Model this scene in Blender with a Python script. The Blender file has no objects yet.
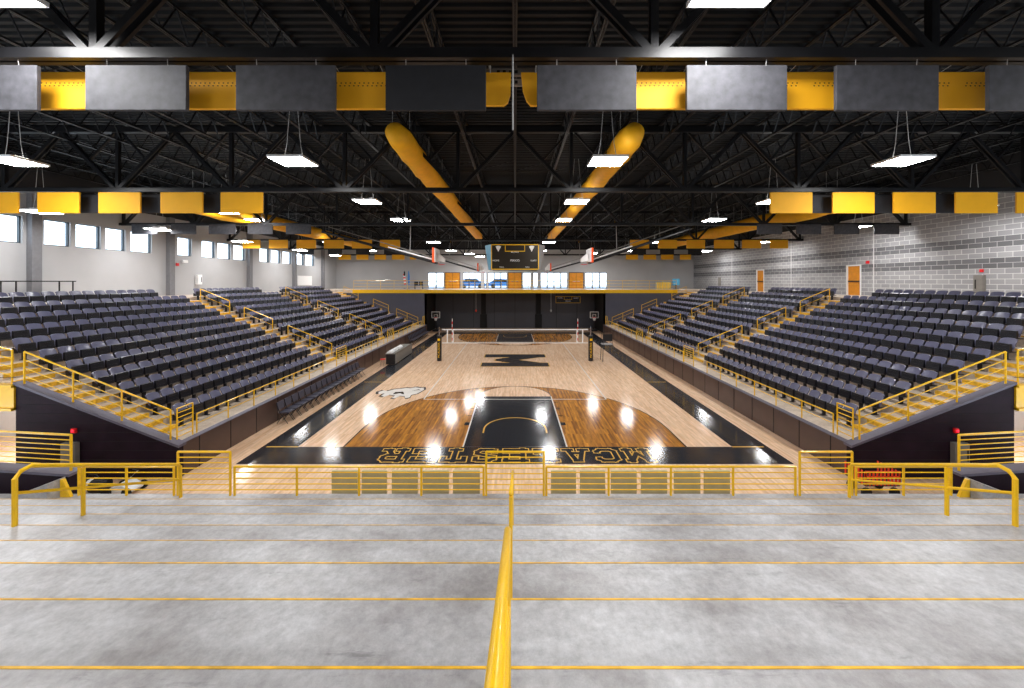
import bpy, math, random
from math import sin, cos, pi, radians
from mathutils import Vector, Matrix
random.seed(7)
S = bpy.context.scene
C = S.collection

# ------------------------------------------------------------------ camera, sky, exposure
F = 375.0                       # focal length in pixels of the 1024 px wide frame
EYE = 5.79
cam_data = bpy.data.cameras.new('camera')
cam_data.sensor_width = 36.0
cam_data.lens = 36.0 * F / 1024.0
cam_data.shift_x = -3.0 / 1024.0
cam_data.shift_y = -62.0 / 1024.0
cam_data.clip_start = 0.05
cam_data.clip_end = 300
cam = bpy.data.objects.new('camera', cam_data)
cam.location = (0, 0, EYE)
cam.rotation_euler = (pi / 2, 0, 0)
C.objects.link(cam)
S.camera = cam
w = bpy.data.worlds.new('sky'); S.world = w; w.use_nodes = True
bg = w.node_tree.nodes['Background']
bg.inputs['Color'].default_value = (0.80, 0.90, 1.0, 1)
bg.inputs['Strength'].default_value = 1.8
S.view_settings.view_transform = 'Standard'
S.view_settings.look = 'None'
S.view_settings.gamma = 1.0
S.view_settings.use_curve_mapping = False
S.view_settings.exposure = 1.28
LAMP = 30.0                     # emission of the ceiling luminaires
S.cycles.max_bounces = 6
S.cycles.diffuse_bounces = 4
S.cycles.glossy_bounces = 3
S.cycles.sample_clamp_indirect = 8

# ------------------------------------------------------------------ materials
def lin(r, g, b):
    def f(c):
        c /= 255.0
        return c / 12.92 if c <= 0.04045 else ((c + 0.055) / 1.055) ** 2.4
    return (f(r), f(g), f(b), 1)

def mat(name, col, rough=0.5, metal=0.0, coat=0.0, noise=0.08, nscale=6.0, bump=0.0, bscale=40, emit=0, coat_rough=0.1, spec=0.5):
    m = bpy.data.materials.new(name); m.use_nodes = True
    nt = m.node_tree; b = nt.nodes['Principled BSDF']
    b.inputs['Roughness'].default_value = rough
    b.inputs['Metallic'].default_value = metal
    b.inputs['Coat Weight'].default_value = coat
    b.inputs['Coat Roughness'].default_value = coat_rough
    b.inputs['Specular IOR Level'].default_value = spec
    tc = nt.nodes.new('ShaderNodeTexCoord')
    n = nt.nodes.new('ShaderNodeTexNoise'); n.inputs['Scale'].default_value = nscale; n.inputs['Detail'].default_value = 5
    nt.links.new(tc.outputs['Object'], n.inputs['Vector'])
    r = nt.nodes.new('ShaderNodeMapRange')
    r.inputs['From Min'].default_value = 0.3; r.inputs['From Max'].default_value = 0.7
    r.inputs['To Min'].default_value = 1 - noise; r.inputs['To Max'].default_value = 1 + noise
    nt.links.new(n.outputs['Fac'], r.inputs['Value'])
    mx = nt.nodes.new('ShaderNodeVectorMath'); mx.operation = 'SCALE'
    mx.inputs[0].default_value = col[:3]
    nt.links.new(r.outputs['Result'], mx.inputs['Scale'])
    nt.links.new(mx.outputs['Vector'], b.inputs['Base Color'])
    if bump:
        n2 = nt.nodes.new('ShaderNodeTexNoise'); n2.inputs['Scale'].default_value = bscale
        nt.links.new(tc.outputs['Object'], n2.inputs['Vector'])
        bp = nt.nodes.new('ShaderNodeBump'); bp.inputs['Strength'].default_value = bump; bp.inputs['Distance'].default_value = 0.02
        nt.links.new(n2.outputs['Fac'], bp.inputs['Height']); nt.links.new(bp.outputs['Normal'], b.inputs['Normal'])
    if emit:
        b.inputs['Emission Color'].default_value = col; b.inputs['Emission Strength'].default_value = emit
    return m

YEL = lin(248, 196, 10)
M = {}
M['yellow'] = mat('yellow_paint', YEL, 0.35, coat=0.3, noise=0.06)
M['nosing'] = mat('nosing_yellow', lin(226, 174, 40), 0.5, noise=0.3, nscale=9)
M['black'] = mat('black_steel', lin(22, 22, 26), 0.4, metal=0.0, noise=0.2)
M['truss'] = mat('truss_paint', lin(18, 18, 20), 0.4, noise=0.25, nscale=3, spec=0.3)
M['deckroof'] = mat('roof_deck_paint', lin(7, 7, 8), 0.55, noise=0.2, spec=0.25)
M['baffle'] = mat('grey_baffle', lin(64, 64, 69), 0.7, noise=0.3, nscale=7)
M['baffle_dark'] = mat('charcoal_baffle', lin(26, 27, 32), 0.7, noise=0.25, nscale=4)
M['baffle_yellow'] = mat('yellow_baffle', lin(240, 172, 10), 0.7, noise=0.05, nscale=2)
M['duct'] = mat('duct_fabric', lin(250, 184, 18), 0.6, noise=0.08, nscale=2.5, bump=0.8, bscale=3)
M['perf'] = mat('perforation', lin(60, 40, 8), 0.8)
M['plum'] = mat('plum_block', lin(34, 20, 32), 0.6, noise=0.25, nscale=2, bump=0.15, bscale=12, spec=0.15)
M['coping'] = mat('coping_grey', lin(96, 92, 108), 0.5)
M['panelbrown'] = mat('deck_front_panel', lin(82, 62, 54), 0.3, noise=0.15, nscale=1.5)
M['farwall'] = mat('far_wall_charcoal', lin(66, 67, 74), 0.6, noise=0.08, nscale=0.7)
M['seam'] = mat('seam_dark', lin(12, 12, 14), 0.8)
M['slate'] = mat('slate_wall', lin(74, 76, 92), 0.6, noise=0.08, nscale=0.8)
M['greywall'] = mat('grey_wall', lin(176, 176, 178), 0.7, noise=0.05, nscale=0.6)
M['pilaster'] = mat('pilaster_grey', lin(120, 120, 124), 0.7, noise=0.08)
M['whitewall'] = mat('white_wall', lin(226, 224, 222), 0.7, noise=0.03)
M['upperblack'] = mat('upper_wall_black', lin(30, 30, 33), 0.7)
M['seat_plastic'] = mat('seat_plastic', lin(98, 99, 126), 0.33, noise=0.06, coat=0.15)
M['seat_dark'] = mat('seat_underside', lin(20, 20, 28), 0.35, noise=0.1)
M['chair_black'] = mat('chair_vinyl', lin(70, 70, 84), 0.28, noise=0.1)
M['chrome'] = mat('chrome', lin(190, 190, 195), 0.2, metal=1)
M['white'] = mat('white_paint', lin(238, 238, 238), 0.5, noise=0.02)
M['greyplastic'] = mat('grey_plastic', lin(150, 150, 152), 0.5)
M['greybox'] = mat('grey_cabinet', lin(128, 124, 118), 0.45)
M['orange'] = mat('orange_pad', lin(250, 90, 25), 0.5)
M['red'] = mat('red_plastic', lin(225, 25, 35), 0.4)
M['redmesh'] = mat('red_fabric', lin(230, 60, 25), 0.6)
M['alarm'] = mat('alarm_lens', lin(255, 40, 60), 0.4, emit=0.8)
M['khaki'] = mat('khaki_panel', lin(198, 182, 140), 0.6, noise=0.1, nscale=5)
M['wooddoor'] = mat('orange_wood_door', lin(222, 142, 20), 0.4, noise=0.12, nscale=3)
M['frame'] = mat('window_frame', lin(48, 60, 68), 0.4)
M['blueflag'] = mat('blue_flag', lin(70, 130, 200), 0.7)
M['bluecar'] = mat('blue_car_paint', lin(40, 120, 180), 0.25, coat=0.5)
M['asphalt'] = mat('asphalt', lin(150, 158, 170), 0.9)
M['tyre'] = mat('tyre', lin(25, 25, 25), 0.8)
M['skyblue'] = mat('cyan_panel', lin(90, 175, 215), 0.4)
M['brownblack'] = mat('scoreboard_face', lin(34, 26, 12), 0.3)
M['rope'] = mat('rope_grey', lin(170, 170, 170), 0.8)
def lampmat():
    m = bpy.data.materials.new('luminaire_diffuser'); m.use_nodes = True
    b = m.node_tree.nodes['Principled BSDF']
    b.inputs['Base Color'].default_value = (.9, .9, .9, 1)
    b.inputs['Emission Color'].default_value = (1.0, 0.99, 0.985, 1)
    b.inputs['Emission Strength'].default_value = LAMP
    return m
M['lamp'] = lampmat()
M['uplight'] = mat('uplight_lens', lin(250, 248, 244), 0.5, emit=4.5, noise=0.0)
def glassmat():
    m = bpy.data.materials.new('window_glass'); m.use_nodes = True
    nt = m.node_tree; nt.nodes.clear()
    o = nt.nodes.new('ShaderNodeOutputMaterial'); t = nt.nodes.new('ShaderNodeBsdfTransparent')
    g = nt.nodes.new('ShaderNodeBsdfGlossy'); g.inputs['Roughness'].default_value = 0.05
    t.inputs['Color'].default_value = (.93, .97, 1, 1)
    mx = nt.nodes.new('ShaderNodeMixShader'); mx.inputs[0].default_value = 0.06
    nt.links.new(t.outputs[0], mx.inputs[1]); nt.links.new(g.outputs[0], mx.inputs[2]); nt.links.new(mx.outputs[0], o.inputs['Surface'])
    return m
M['glass'] = glassmat()
def netmat():
    m = bpy.data.materials.new('net_mesh'); m.use_nodes = True
    nt = m.node_tree; b = nt.nodes['Principled BSDF']; o = nt.nodes['Material Output']
    b.inputs['Base Color'].default_value = lin(90, 80, 70)
    tc = nt.nodes.new('ShaderNodeTexCoord'); br = nt.nodes.new('ShaderNodeTexBrick')
    mp = nt.nodes.new('ShaderNodeMapping'); mp.inputs['Rotation'].default_value = (pi / 2, 0, 0)
    nt.links.new(tc.outputs['Object'], mp.inputs['Vector']); nt.links.new(mp.outputs[0], br.inputs['Vector'])
    br.offset = 0; br.inputs['Scale'].default_value = 1; br.inputs['Brick Width'].default_value = .1; br.inputs['Row Height'].default_value = .1
    br.inputs['Mortar Size'].default_value = .004
    t = nt.nodes.new('ShaderNodeBsdfTransparent'); mx = nt.nodes.new('ShaderNodeMixShader')
    nt.links.new(br.outputs['Fac'], mx.inputs[0]); nt.links.new(t.outputs[0], mx.inputs[1]); nt.links.new(b.outputs[0], mx.inputs[2])
    nt.links.new(mx.outputs[0], o.inputs['Surface'])
    return m
M['net'] = netmat()

def woodmat(name, c1, c2, plank_dark=0.75):
    m = bpy.data.materials.new(name); m.use_nodes = True
    nt = m.node_tree; b = nt.nodes['Principled BSDF']
    tc = nt.nodes.new('ShaderNodeTexCoord')
    mp = nt.nodes.new('ShaderNodeMapping'); mp.inputs['Rotation'].default_value = (0, 0, pi / 2)
    nt.links.new(tc.outputs['Object'], mp.inputs['Vector'])
    br = nt.nodes.new('ShaderNodeTexBrick'); br.offset = 0.37; br.inputs['Scale'].default_value = 1
    br.inputs['Brick Width'].default_value = 1.3; br.inputs['Row Height'].default_value = 0.075
    br.inputs['Mortar Size'].default_value = 0.0; br.inputs['Bias'].default_value = 0
    br.inputs['Color1'].default_value = c1; br.inputs['Color2'].default_value = c2
    nt.links.new(mp.outputs[0], br.inputs['Vector'])
    n = nt.nodes.new('ShaderNodeTexNoise'); n.inputs['Scale'].default_value = 1.0; n.inputs['Detail'].default_value = 6
    mp2 = nt.nodes.new('ShaderNodeMapping'); mp2.inputs['Scale'].default_value = (14, 1.6, 1)
    nt.links.new(tc.outputs['Object'], mp2.inputs['Vector']); nt.links.new(mp2.outputs[0], n.inputs['Vector'])
    r = nt.nodes.new('ShaderNodeMapRange'); r.inputs['From Min'].default_value = .3; r.inputs['From Max'].default_value = .7
    r.inputs['To Min'].default_value = plank_dark; r.inputs['To Max'].default_value = 2 - plank_dark
    nt.links.new(n.outputs['Fac'], r.inputs['Value'])
    mx = nt.nodes.new('ShaderNodeVectorMath'); mx.operation = 'SCALE'
    nt.links.new(br.outputs['Color'], mx.inputs[0]); nt.links.new(r.outputs['Result'], mx.inputs['Scale'])
    nt.links.new(mx.outputs['Vector'], b.inputs['Base Color'])
    finish(nt, b, tc)
    return m
def finish(nt, b, tc):
    b.inputs['Roughness'].default_value = 0.6
    b.inputs['Specular IOR Level'].default_value = 0.2
    b.inputs['Coat Weight'].default_value = 1.0
    b.inputs['Coat Roughness'].default_value = 0.12
    b.inputs['Coat IOR'].default_value = 1.5
    n = nt.nodes.new('ShaderNodeTexNoise'); n.inputs['Scale'].default_value = 7; n.inputs['Detail'].default_value = 1
    nt.links.new(tc.outputs['Object'], n.inputs['Vector'])
    bp = nt.nodes.new('ShaderNodeBump'); bp.inputs['Strength'].default_value = 0.12; bp.inputs['Distance'].default_value = 0.01
    nt.links.new(n.outputs['Fac'], bp.inputs['Height'])
    nt.links.new(bp.outputs['Normal'], b.inputs['Coat Normal'])
def paintmat(name, col):
    m = mat(name, col, noise=0.1, nscale=2)
    nt = m.node_tree
    tc = [x for x in nt.nodes if x.type == 'TEX_COORD'][0]
    finish(nt, nt.nodes['Principled BSDF'], tc)
    return m
M['maple'] = woodmat('maple_boards', lin(248, 212, 178), lin(228, 186, 148), 0.84)
M['stain'] = woodmat('stained_boards', lin(202, 134, 36), lin(136, 82, 14), 0.6)
M['navy'] = paintmat('navy_floor_paint', lin(6, 10, 22))
M['fyellow'] = paintmat('yellow_floor_paint', lin(225, 175, 70))
M['fwhite'] = paintmat('white_floor_paint', lin(240, 235, 228))

def concretemat(name, base, patch, seed):
    m = bpy.data.materials.new(name); m.use_nodes = True
    nt = m.node_tree; b = nt.nodes['Principled BSDF']; b.inputs['Roughness'].default_value = .32
    tc = nt.nodes.new('ShaderNodeTexCoord')
    def noise(scale, sc, det=6, rough=.6):
        mp = nt.nodes.new('ShaderNodeMapping'); mp.inputs['Scale'].default_value = sc; mp.inputs['Location'].default_value = (seed, seed, 0)
        nt.links.new(tc.outputs['Object'], mp.inputs['Vector'])
        n = nt.nodes.new('ShaderNodeTexNoise'); n.inputs['Scale'].default_value = scale; n.inputs['Detail'].default_value = det
        n.inputs['Roughness'].default_value = rough
        nt.links.new(mp.outputs[0], n.inputs['Vector']); return n
    n1 = noise(0.9, (1, 1.6, 1), 8, .65); n2 = noise(11, (1, 1, 1), 8, .78); n3 = noise(2.2, (.5, 3, 1), 6, .75)
    cr = nt.nodes.new('ShaderNodeValToRGB'); cr.color_ramp.elements[0].position = .36; cr.color_ramp.elements[1].position = .64
    cr.color_ramp.elements[0].color = patch; cr.color_ramp.elements[1].color = base
    nt.links.new(n1.outputs['Fac'], cr.inputs['Fac'])
    r2 = nt.nodes.new('ShaderNodeMapRange'); r2.inputs['From Min'].default_value = .3; r2.inputs['From Max'].default_value = .7
    r2.inputs['To Min'].default_value = .72; r2.inputs['To Max'].default_value = 1.22
    nt.links.new(n2.outputs['Fac'], r2.inputs['Value'])
    mx = nt.nodes.new('ShaderNodeVectorMath'); mx.operation = 'SCALE'
    nt.links.new(cr.outputs['Color'], mx.inputs[0]); nt.links.new(r2.outputs['Result'], mx.inputs['Scale'])
    # darker scuffs
    r3 = nt.nodes.new('ShaderNodeMapRange'); r3.inputs['From Min'].default_value = .60; r3.inputs['From Max'].default_value = .72
    r3.inputs['To Min'].default_value = 1; r3.inputs['To Max'].default_value = .6
    nt.links.new(n3.outputs['Fac'], r3.inputs['Value'])
    mx2 = nt.nodes.new('ShaderNodeVectorMath'); mx2.operation = 'SCALE'
    nt.links.new(mx.outputs['Vector'], mx2.inputs[0]); nt.links.new(r3.outputs['Result'], mx2.inputs['Scale'])
    nt.links.new(mx2.outputs['Vector'], b.inputs['Base Color'])
    bp = nt.nodes.new('ShaderNodeBump'); bp.inputs['Strength'].default_value = .25; bp.inputs['Distance'].default_value = .01
    nt.links.new(n2.outputs['Fac'], bp.inputs['Height']); nt.links.new(bp.outputs['Normal'], b.inputs['Normal'])
    return m
M['concrete'] = concretemat('sealed_concrete', lin(188, 188, 190), lin(150, 147, 147), 3.3)
M['deckconc'] = concretemat('stand_concrete', lin(226, 210, 192), lin(196, 178, 160), 8.1)

def blockmat():
    m = bpy.data.materials.new('grey_blockwork'); m.use_nodes = True
    nt = m.node_tree; b = nt.nodes['Principled BSDF']; b.inputs['Roughness'].default_value = .6
    tc = nt.nodes.new('ShaderNodeTexCoord')
    sx = nt.nodes.new('ShaderNodeSeparateXYZ'); nt.links.new(tc.outputs['Object'], sx.inputs[0])
    cx = nt.nodes.new('ShaderNodeCombineXYZ'); nt.links.new(sx.outputs['Y'], cx.inputs['X']); nt.links.new(sx.outputs['Z'], cx.inputs['Y'])
    br = nt.nodes.new('ShaderNodeTexBrick'); br.inputs['Scale'].default_value = 1
    br.inputs['Brick Width'].default_value = .6; br.inputs['Row Height'].default_value = .27; br.inputs['Mortar Size'].default_value = .014
    nt.links.new(cx.outputs[0], br.inputs['Vector'])
    br.inputs['Color1'].default_value = lin(164, 164, 166); br.inputs['Color2'].default_value = lin(148, 148, 151); br.inputs['Mortar'].default_value = lin(214, 214, 214)
    br2 = nt.nodes.new('ShaderNodeTexBrick'); br2.inputs['Scale'].default_value = 1
    br2.inputs['Brick Width'].default_value = .6; br2.inputs['Row Height'].default_value = .27; br2.inputs['Mortar Size'].default_value = .014
    nt.links.new(cx.outputs[0], br2.inputs['Vector'])
    br2.inputs['Color1'].default_value = lin(112, 112, 115); br2.inputs['Color2'].default_value = lin(98, 98, 101); br2.inputs['Mortar'].default_value = lin(180, 180, 180)
    def band(a, c):
        g = nt.nodes.new('ShaderNodeMath'); g.operation = 'GREATER_THAN'; g.inputs[1].default_value = a
        l = nt.nodes.new('ShaderNodeMath'); l.operation = 'LESS_THAN'; l.inputs[1].default_value = c
        nt.links.new(sx.outputs['Z'], g.inputs[0]); nt.links.new(sx.outputs['Z'], l.inputs[0])
        p = nt.nodes.new('ShaderNodeMath'); p.operation = 'MULTIPLY'
        nt.links.new(g.outputs[0], p.inputs[0]); nt.links.new(l.outputs[0], p.inputs[1]); return p
    p1 = band(6.48, 7.02); p2 = band(7.56, 8.10)
    ad = nt.nodes.new('ShaderNodeMath'); ad.operation = 'ADD'
    nt.links.new(p1.outputs[0], ad.inputs[0]); nt.links.new(p2.outputs[0], ad.inputs[1])
    mx = nt.nodes.new('ShaderNodeMix'); mx.data_type = 'RGBA'
    nt.links.new(ad.outputs[0], mx.inputs[0]); nt.links.new(br.outputs['Color'], mx.inputs[6]); nt.links.new(br2.outputs['Color'], mx.inputs[7])
    nt.links.new(mx.outputs[2], b.inputs['Base Color'])
    return m
M['block'] = blockmat()
def plankwallmat():
    m = M['plum']; nt = m.node_tree; return m

# ------------------------------------------------------------------ mesh helpers
class MB:
    def __init__(s): s.v = []; s.f = []; s.m = []
    def box(s, x0, x1, y0, y1, z0, z1, mi=0):
        n = len(s.v)
        if x0 > x1: x0, x1 = x1, x0
        if y0 > y1: y0, y1 = y1, y0
        if z0 > z1: z0, z1 = z1, z0
        s.v += [(x0, y0, z0), (x1, y0, z0), (x1, y1, z0), (x0, y1, z0), (x0, y0, z1), (x1, y0, z1), (x1, y1, z1), (x0, y1, z1)]
        for q in ((0, 3, 2, 1), (4, 5, 6, 7), (0, 1, 5, 4), (1, 2, 6, 5), (2, 3, 7, 6), (3, 0, 4, 7)):
            s.f.append(tuple(n + i for i in q)); s.m.append(mi)
        return s
    def poly(s, pts, mi=0):
        n = len(s.v); s.v += [tuple(p) for p in pts]; s.f.append(tuple(range(n, n + len(pts)))); s.m.append(mi); return s
    def prism(s, pts, axis, a0, a1, mi=0):
        """pts: 2-D outline; axis 'x','y','z' = extrusion axis"""
        def p3(p, a):
            if axis == 'y': return (p[0], a, p[1])
            if axis == 'x': return (a, p[0], p[1])
            return (p[0], p[1], a)
        n = len(s.v); k = len(pts)
        s.v += [p3(p, a0) for p in pts] + [p3(p, a1) for p in pts]
        s.f.append(tuple(n + i for i in range(k))[::-1]); s.m.append(mi)
        s.f.append(tuple(n + k + i for i in range(k))); s.m.append(mi)
        for i in range(k):
            j = (i + 1) % k
            s.f.append((n + i, n + j, n + k + j, n + k + i)); s.m.append(mi)
        return s
    def tube(s, pts, r, seg=8, mi=0, caps=True):
        pts = [Vector(p) for p in pts]; rings = []
        k = len(pts)
        for i, p in enumerate(pts):
            d = (pts[min(i + 1, k - 1)] - pts[max(i - 1, 0)]).normalized()
            up = Vector((0, 0, 1)) if abs(d.z) < .9 else Vector((1, 0, 0))
            a = d.cross(up).normalized(); b = d.cross(a).normalized()
            rr = r[i] if isinstance(r, (list, tuple)) else r
            n = len(s.v)
            for j in range(seg):
                t = 2 * pi * j / seg + pi / seg
                s.v.append(tuple(p + a * (cos(t) * rr) + b * (sin(t) * rr)))
            rings.append(n)
        for i in range(k - 1):
            for j in range(seg):
                a0 = rings[i] + j; a1 = rings[i] + (j + 1) % seg; b0 = rings[i + 1] + j; b1 = rings[i + 1] + (j + 1) % seg
                s.f.append((a0, b0, b1, a1)); s.m.append(mi)
        if caps:
            s.f.append(tuple(rings[0] + j for j in range(seg))); s.m.append(mi)
            s.f.append(tuple(rings[-1] + j for j in range(seg))[::-1]); s.m.append(mi)
        return s
    def bar(s, a, b, wd, ht=None, mi=0):
        """rectangular bar between two points"""
        ht = ht or wd
        a = Vector(a); b = Vector(b); d = (b - a).normalized()
        up = Vector((0, 0, 1)) if abs(d.z) < .95 else Vector((0, 1, 0))
        x = d.cross(up).normalized() * wd / 2; y = x.cross(d).normalized() * ht / 2
        n = len(s.v)
        for p in (a, b):
            for sx_, sy_ in ((-1, -1), (1, -1), (1, 1), (-1, 1)):
                s.v.append(tuple(p + x * sx_ + y * sy_))
        for q in ((0, 1, 2, 3), (7, 6, 5, 4), (0, 4, 5, 1), (1, 5, 6, 2), (2, 6, 7, 3), (3, 7, 4, 0)):
            s.f.append(tuple(n + i for i in q)); s.m.append(mi)
        return s
    def data(s, name, mats):
        me = bpy.data.meshes.new(name); me.from_pydata(s.v, [], s.f)
        for m in (mats if isinstance(mats, (list, tuple)) else [mats]): me.materials.append(M[m])
        me.polygons.foreach_set('material_index', s.m); me.update()
        return me
    def build(s, name, mats, parent=None, smooth=False, bevel=0):
        me = s.data(name, mats)
        if smooth: me.polygons.foreach_set('use_smooth', [True] * len(me.polygons))
        o = bpy.data.objects.new(name, me); C.objects.link(o)
        if parent: o.parent = parent
        if bevel:
            b = o.modifiers.new('bevel', 'BEVEL'); b.width = bevel; b.segments = 2; b.limit_method = 'ANGLE'
        return o
def tag(o, label, cat, group=None, kind=None):
    if label: o['label'] = label
    if cat: o['category'] = cat
    if group: o['group'] = group
    if kind: o['kind'] = kind
    return o
def empty(name, loc, label, cat, group=None, rz=0):
    o = bpy.data.objects.new(name, None); o.empty_display_size = .1; C.objects.link(o)
    o.location = loc; o.rotation_euler = (0, 0, rz)
    return tag(o, label, cat, group)
def struct(o): o['kind'] = 'structure'; return o
KIDS = {}
def copy_tree(o, loc=None, rz=None, label=None, group=None):
    c = o.copy(); C.objects.link(c)
    if loc is not None: c.location = loc
    if rz is not None: c.rotation_euler = (0, 0, rz)
    if label: c['label'] = label
    if group: c['group'] = group
    def rec(src, dst):
        for ch in KIDS.get(src.name, None) or [k for k in src.children]:
            k = ch.copy(); C.objects.link(k); k.parent = dst; rec(ch, k)
    rec(o, c)
    return c
ORD = ['first', 'second', 'third', 'fourth', 'fifth', 'sixth', 'seventh', 'eighth', 'ninth', 'tenth', 'eleventh', 'twelfth', 'thirteenth',
       'fourteenth', 'fifteenth', 'sixteenth', 'seventeenth', 'eighteenth', 'nineteenth', 'twentieth'] + ['twenty-' + x for x in
       ['first', 'second', 'third', 'fourth', 'fifth', 'sixth', 'seventh', 'eighth', 'ninth']]
SIDE = {-1: 'window-wall', 1: 'block-wall'}

def solid(o, cu):
    dg = bpy.context.evaluated_depsgraph_get(); me = bpy.data.meshes.new_from_object(o.evaluated_get(dg))
    if not me.materials: me.materials.append(cu.materials[0])
    n = bpy.data.objects.new('lettering', me); C.objects.link(n); n.parent = o.parent; n.location = o.location; n.rotation_euler = o.rotation_euler
    bpy.data.objects.remove(o); n.name = 'lettering'; return n
# ------------------------------------------------------------------ levels
T, RS = 0.845, 0.3669            # near stand tread and riser
def NY(k): return 1.91 + T * k
def NZ(k): return EYE - (1.96 + RS * k)
DECK = 0.97
ST, SR, X0 = 0.88, 0.368, 11.48   # side stand tread, riser, first riser
YA, YB = 11.2, 42.3              # side stand extents
WX = 24.3                        # side wall
YW = 51.0                        # upper back wall
ZC = 4.85                        # concourse level
ROOF = 12.0

# ------------------------------------------------------------------ setting
# court floor with its painted surfaces as slightly raised skins of the same floor
fl = MB()
mats_f = ['maple', 'navy', 'stain', 'fyellow', 'fwhite']
fl.box(-10, 10, 8.6, 47.3, -.1, 0, 0)
fl.box(-WX, -10, 8.6, 14.2, -.1, 0, 0); fl.box(10, WX, 8.6, 14.2, -.1, 0, 0)
BL0, BL1, SL = 13.17, 41.83, 7.62
def flat(pts, lv, mi):
    z = lv * 0.0012
    fl.poly([(p[0], p[1], z) for p in pts], mi)
def frect(x0, x1, y0, y1, lv, mi): flat([(x0, y0), (x1, y0), (x1, y1), (x0, y1)], lv, mi)
def fline(a, b, wd, lv, mi):
    a = Vector(a); b = Vector(b); d = (b - a).normalized(); n = Vector((-d.y, d.x)) * wd / 2
    pts = [a - n, b - n, b + n, a + n]
    flat(pts, lv, mi)
def farc(cx, cy, r, a0, a1, wd, lv, mi, n=40):
    for i in range(n):
        t0 = a0 + (a1 - a0) * i / n; t1 = a0 + (a1 - a0) * (i + 1) / n
        q = [(cx + cos(t0) * (r - wd / 2), cy + sin(t0) * (r - wd / 2)), (cx + cos(t0) * (r + wd / 2), cy + sin(t0) * (r + wd / 2)),
             (cx + cos(t1) * (r + wd / 2), cy + sin(t1) * (r + wd / 2)), (cx + cos(t1) * (r - wd / 2), cy + sin(t1) * (r - wd / 2))]
        if (q[1][0] - q[0][0]) * (q[2][1] - q[0][1]) - (q[1][1] - q[0][1]) * (q[2][0] - q[0][0]) < 0: q = q[::-1]
        flat(q, lv, mi)
BO = 8.88
frect(-BO, BO, BL0 - 1.25, BL0, 1, 1); frect(-BO, BO, BL1, BL1 + 1.25, 1, 1)
frect(-BO, -SL, BL0, BL1, 1, 1); frect(SL, BO, BL0, BL1, 1, 1)
for e in (0, 1):
    base = BL0 if e == 0 else BL1; sg = 1 if e == 0 else -1
    bc = base + sg * 1.6; r3 = 6.02
    arc = [(cos(pi * i / 48) * r3, bc + sg * sin(pi * i / 48) * r3) for i in range(49)]
    outl = [(r3, base)] + arc + [(-r3, base)]
    if sg < 0: outl = outl[::-1]
    flat(outl, 1, 2)
    a0, a1 = (0, pi) if sg > 0 else (-pi, 0)
    farc(0, bc, r3, a0, a1, .05, 2, 1, 60)
    for sx in (-1, 1): fline((sx * r3, base), (sx * r3, bc), .05, 2, 1)
    ft = base + sg * 5.79
    circ = [(cos(pi * i / 24) * 1.83, ft + sg * sin(pi * i / 24) * 1.83) for i in range(25)]
    if sg < 0: circ = circ[::-1]
    flat(circ, 2, 0)
    ya, yb = sorted((base, ft))
    frect(-1.85, 1.85, ya, yb, 3, 4); frect(-1.80, 1.80, ya, yb, 4, 1)
    farc(0, ft, 1.83, a0, a1, .05, 3, 1, 30)
    farc(0, bc, 1.22, a0, a1, .06, 5, 3, 30)
    for sx in (-1, 1):
        fline((sx * 1.22, bc - sg * .0), (sx * 1.22, bc - sg * .4), .06, 5, 3)
        for q in (2.13, 3.05, 3.96, 4.88):
            fline((sx * 1.86, base + sg * q), (sx * 2.06, base + sg * q), .06 if q > 2.2 else .3, 5, 1)
# volleyball court
for yy in (18.5, 36.5): fline((-4.5, yy), (4.5, yy), .06, 6, 4)
for sx in (-1, 1): fline((sx * 4.5, 18.5), (sx * 4.5, 36.5), .06, 6, 4)
# coaching box ticks
for sx in (-1, 1):
    for yy in (BL0, 21.7, 33.3, BL1): fline((sx * SL, yy), (sx * (BO - .15), yy), .07, 3, 3)
# block letters: strokes on a 1 x 1 grid, drawn twice (yellow outline, navy body)
GL = {
 'centre': [(.17, .04, .17, .96), (.83, .04, .83, .96), (.2, .86, .5, .3), (.8, .86, .5, .3)],
 'M': [(.14, 0, .14, 1), (.86, 0, .86, 1), (.14, .95, .5, .35), (.86, .95, .5, .35), (0, .08, .3, .08), (.7, .08, 1, .08), (0, .92, .22, .92), (.78, .92, 1, .92)],
 'C': [(.15, .2, .15, .8), (.15, .2, .32, .08), (.15, .8, .32, .92), (.3, .08, .75, .08), (.3, .92, .75, .92), (.72, .08, .88, .22), (.72, .92, .88, .78), (.88, .2, .88, .26), (.88, .8, .88, .74)],
 'A': [(.18, .05, .42, .92), (.82, .05, .58, .92), (.38, .92, .62, .92), (.3, .35, .7, .35), (0, .08, .34, .08), (.66, .08, 1, .08)],
 'L': [(.25, 0, .25, 1), (.05, .08, .95, .08), (.05, .92, .5, .92), (.9, .05, .9, .35)],
 'E': [(.2, 0, .2, 1), (.04, .08, .95, .08), (.04, .92, .95, .92), (.2, .5, .65, .5), (.9, .05, .9, .3), (.9, .95, .9, .7)],
 'S': [(.3, .92, .75, .92), (.15, .78, .32, .92), (.15, .62, .15, .8), (.15, .62, .85, .4), (.85, .22, .85, .4), (.7, .08, .85, .22), (.25, .08, .72, .08), (.12, .1, .12, .3), (.88, .9, .88, .7)],
 'T': [(.5, 0, .5, 1), (.05, .92, .95, .92), (.3, .08, .7, .08), (.08, .95, .08, .68), (.92, .95, .92, .68)],
 'R': [(.2, 0, .2, 1), (.04, .08, .42, .08), (.04, .92, .75, .92), (.75, .92, .88, .8), (.88, .62, .88, .8), (.75, .5, .88, .62), (.2, .5, .75, .5), (.55, .5, .85, .05), (.7, .08, 1, .08)],
}
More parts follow.
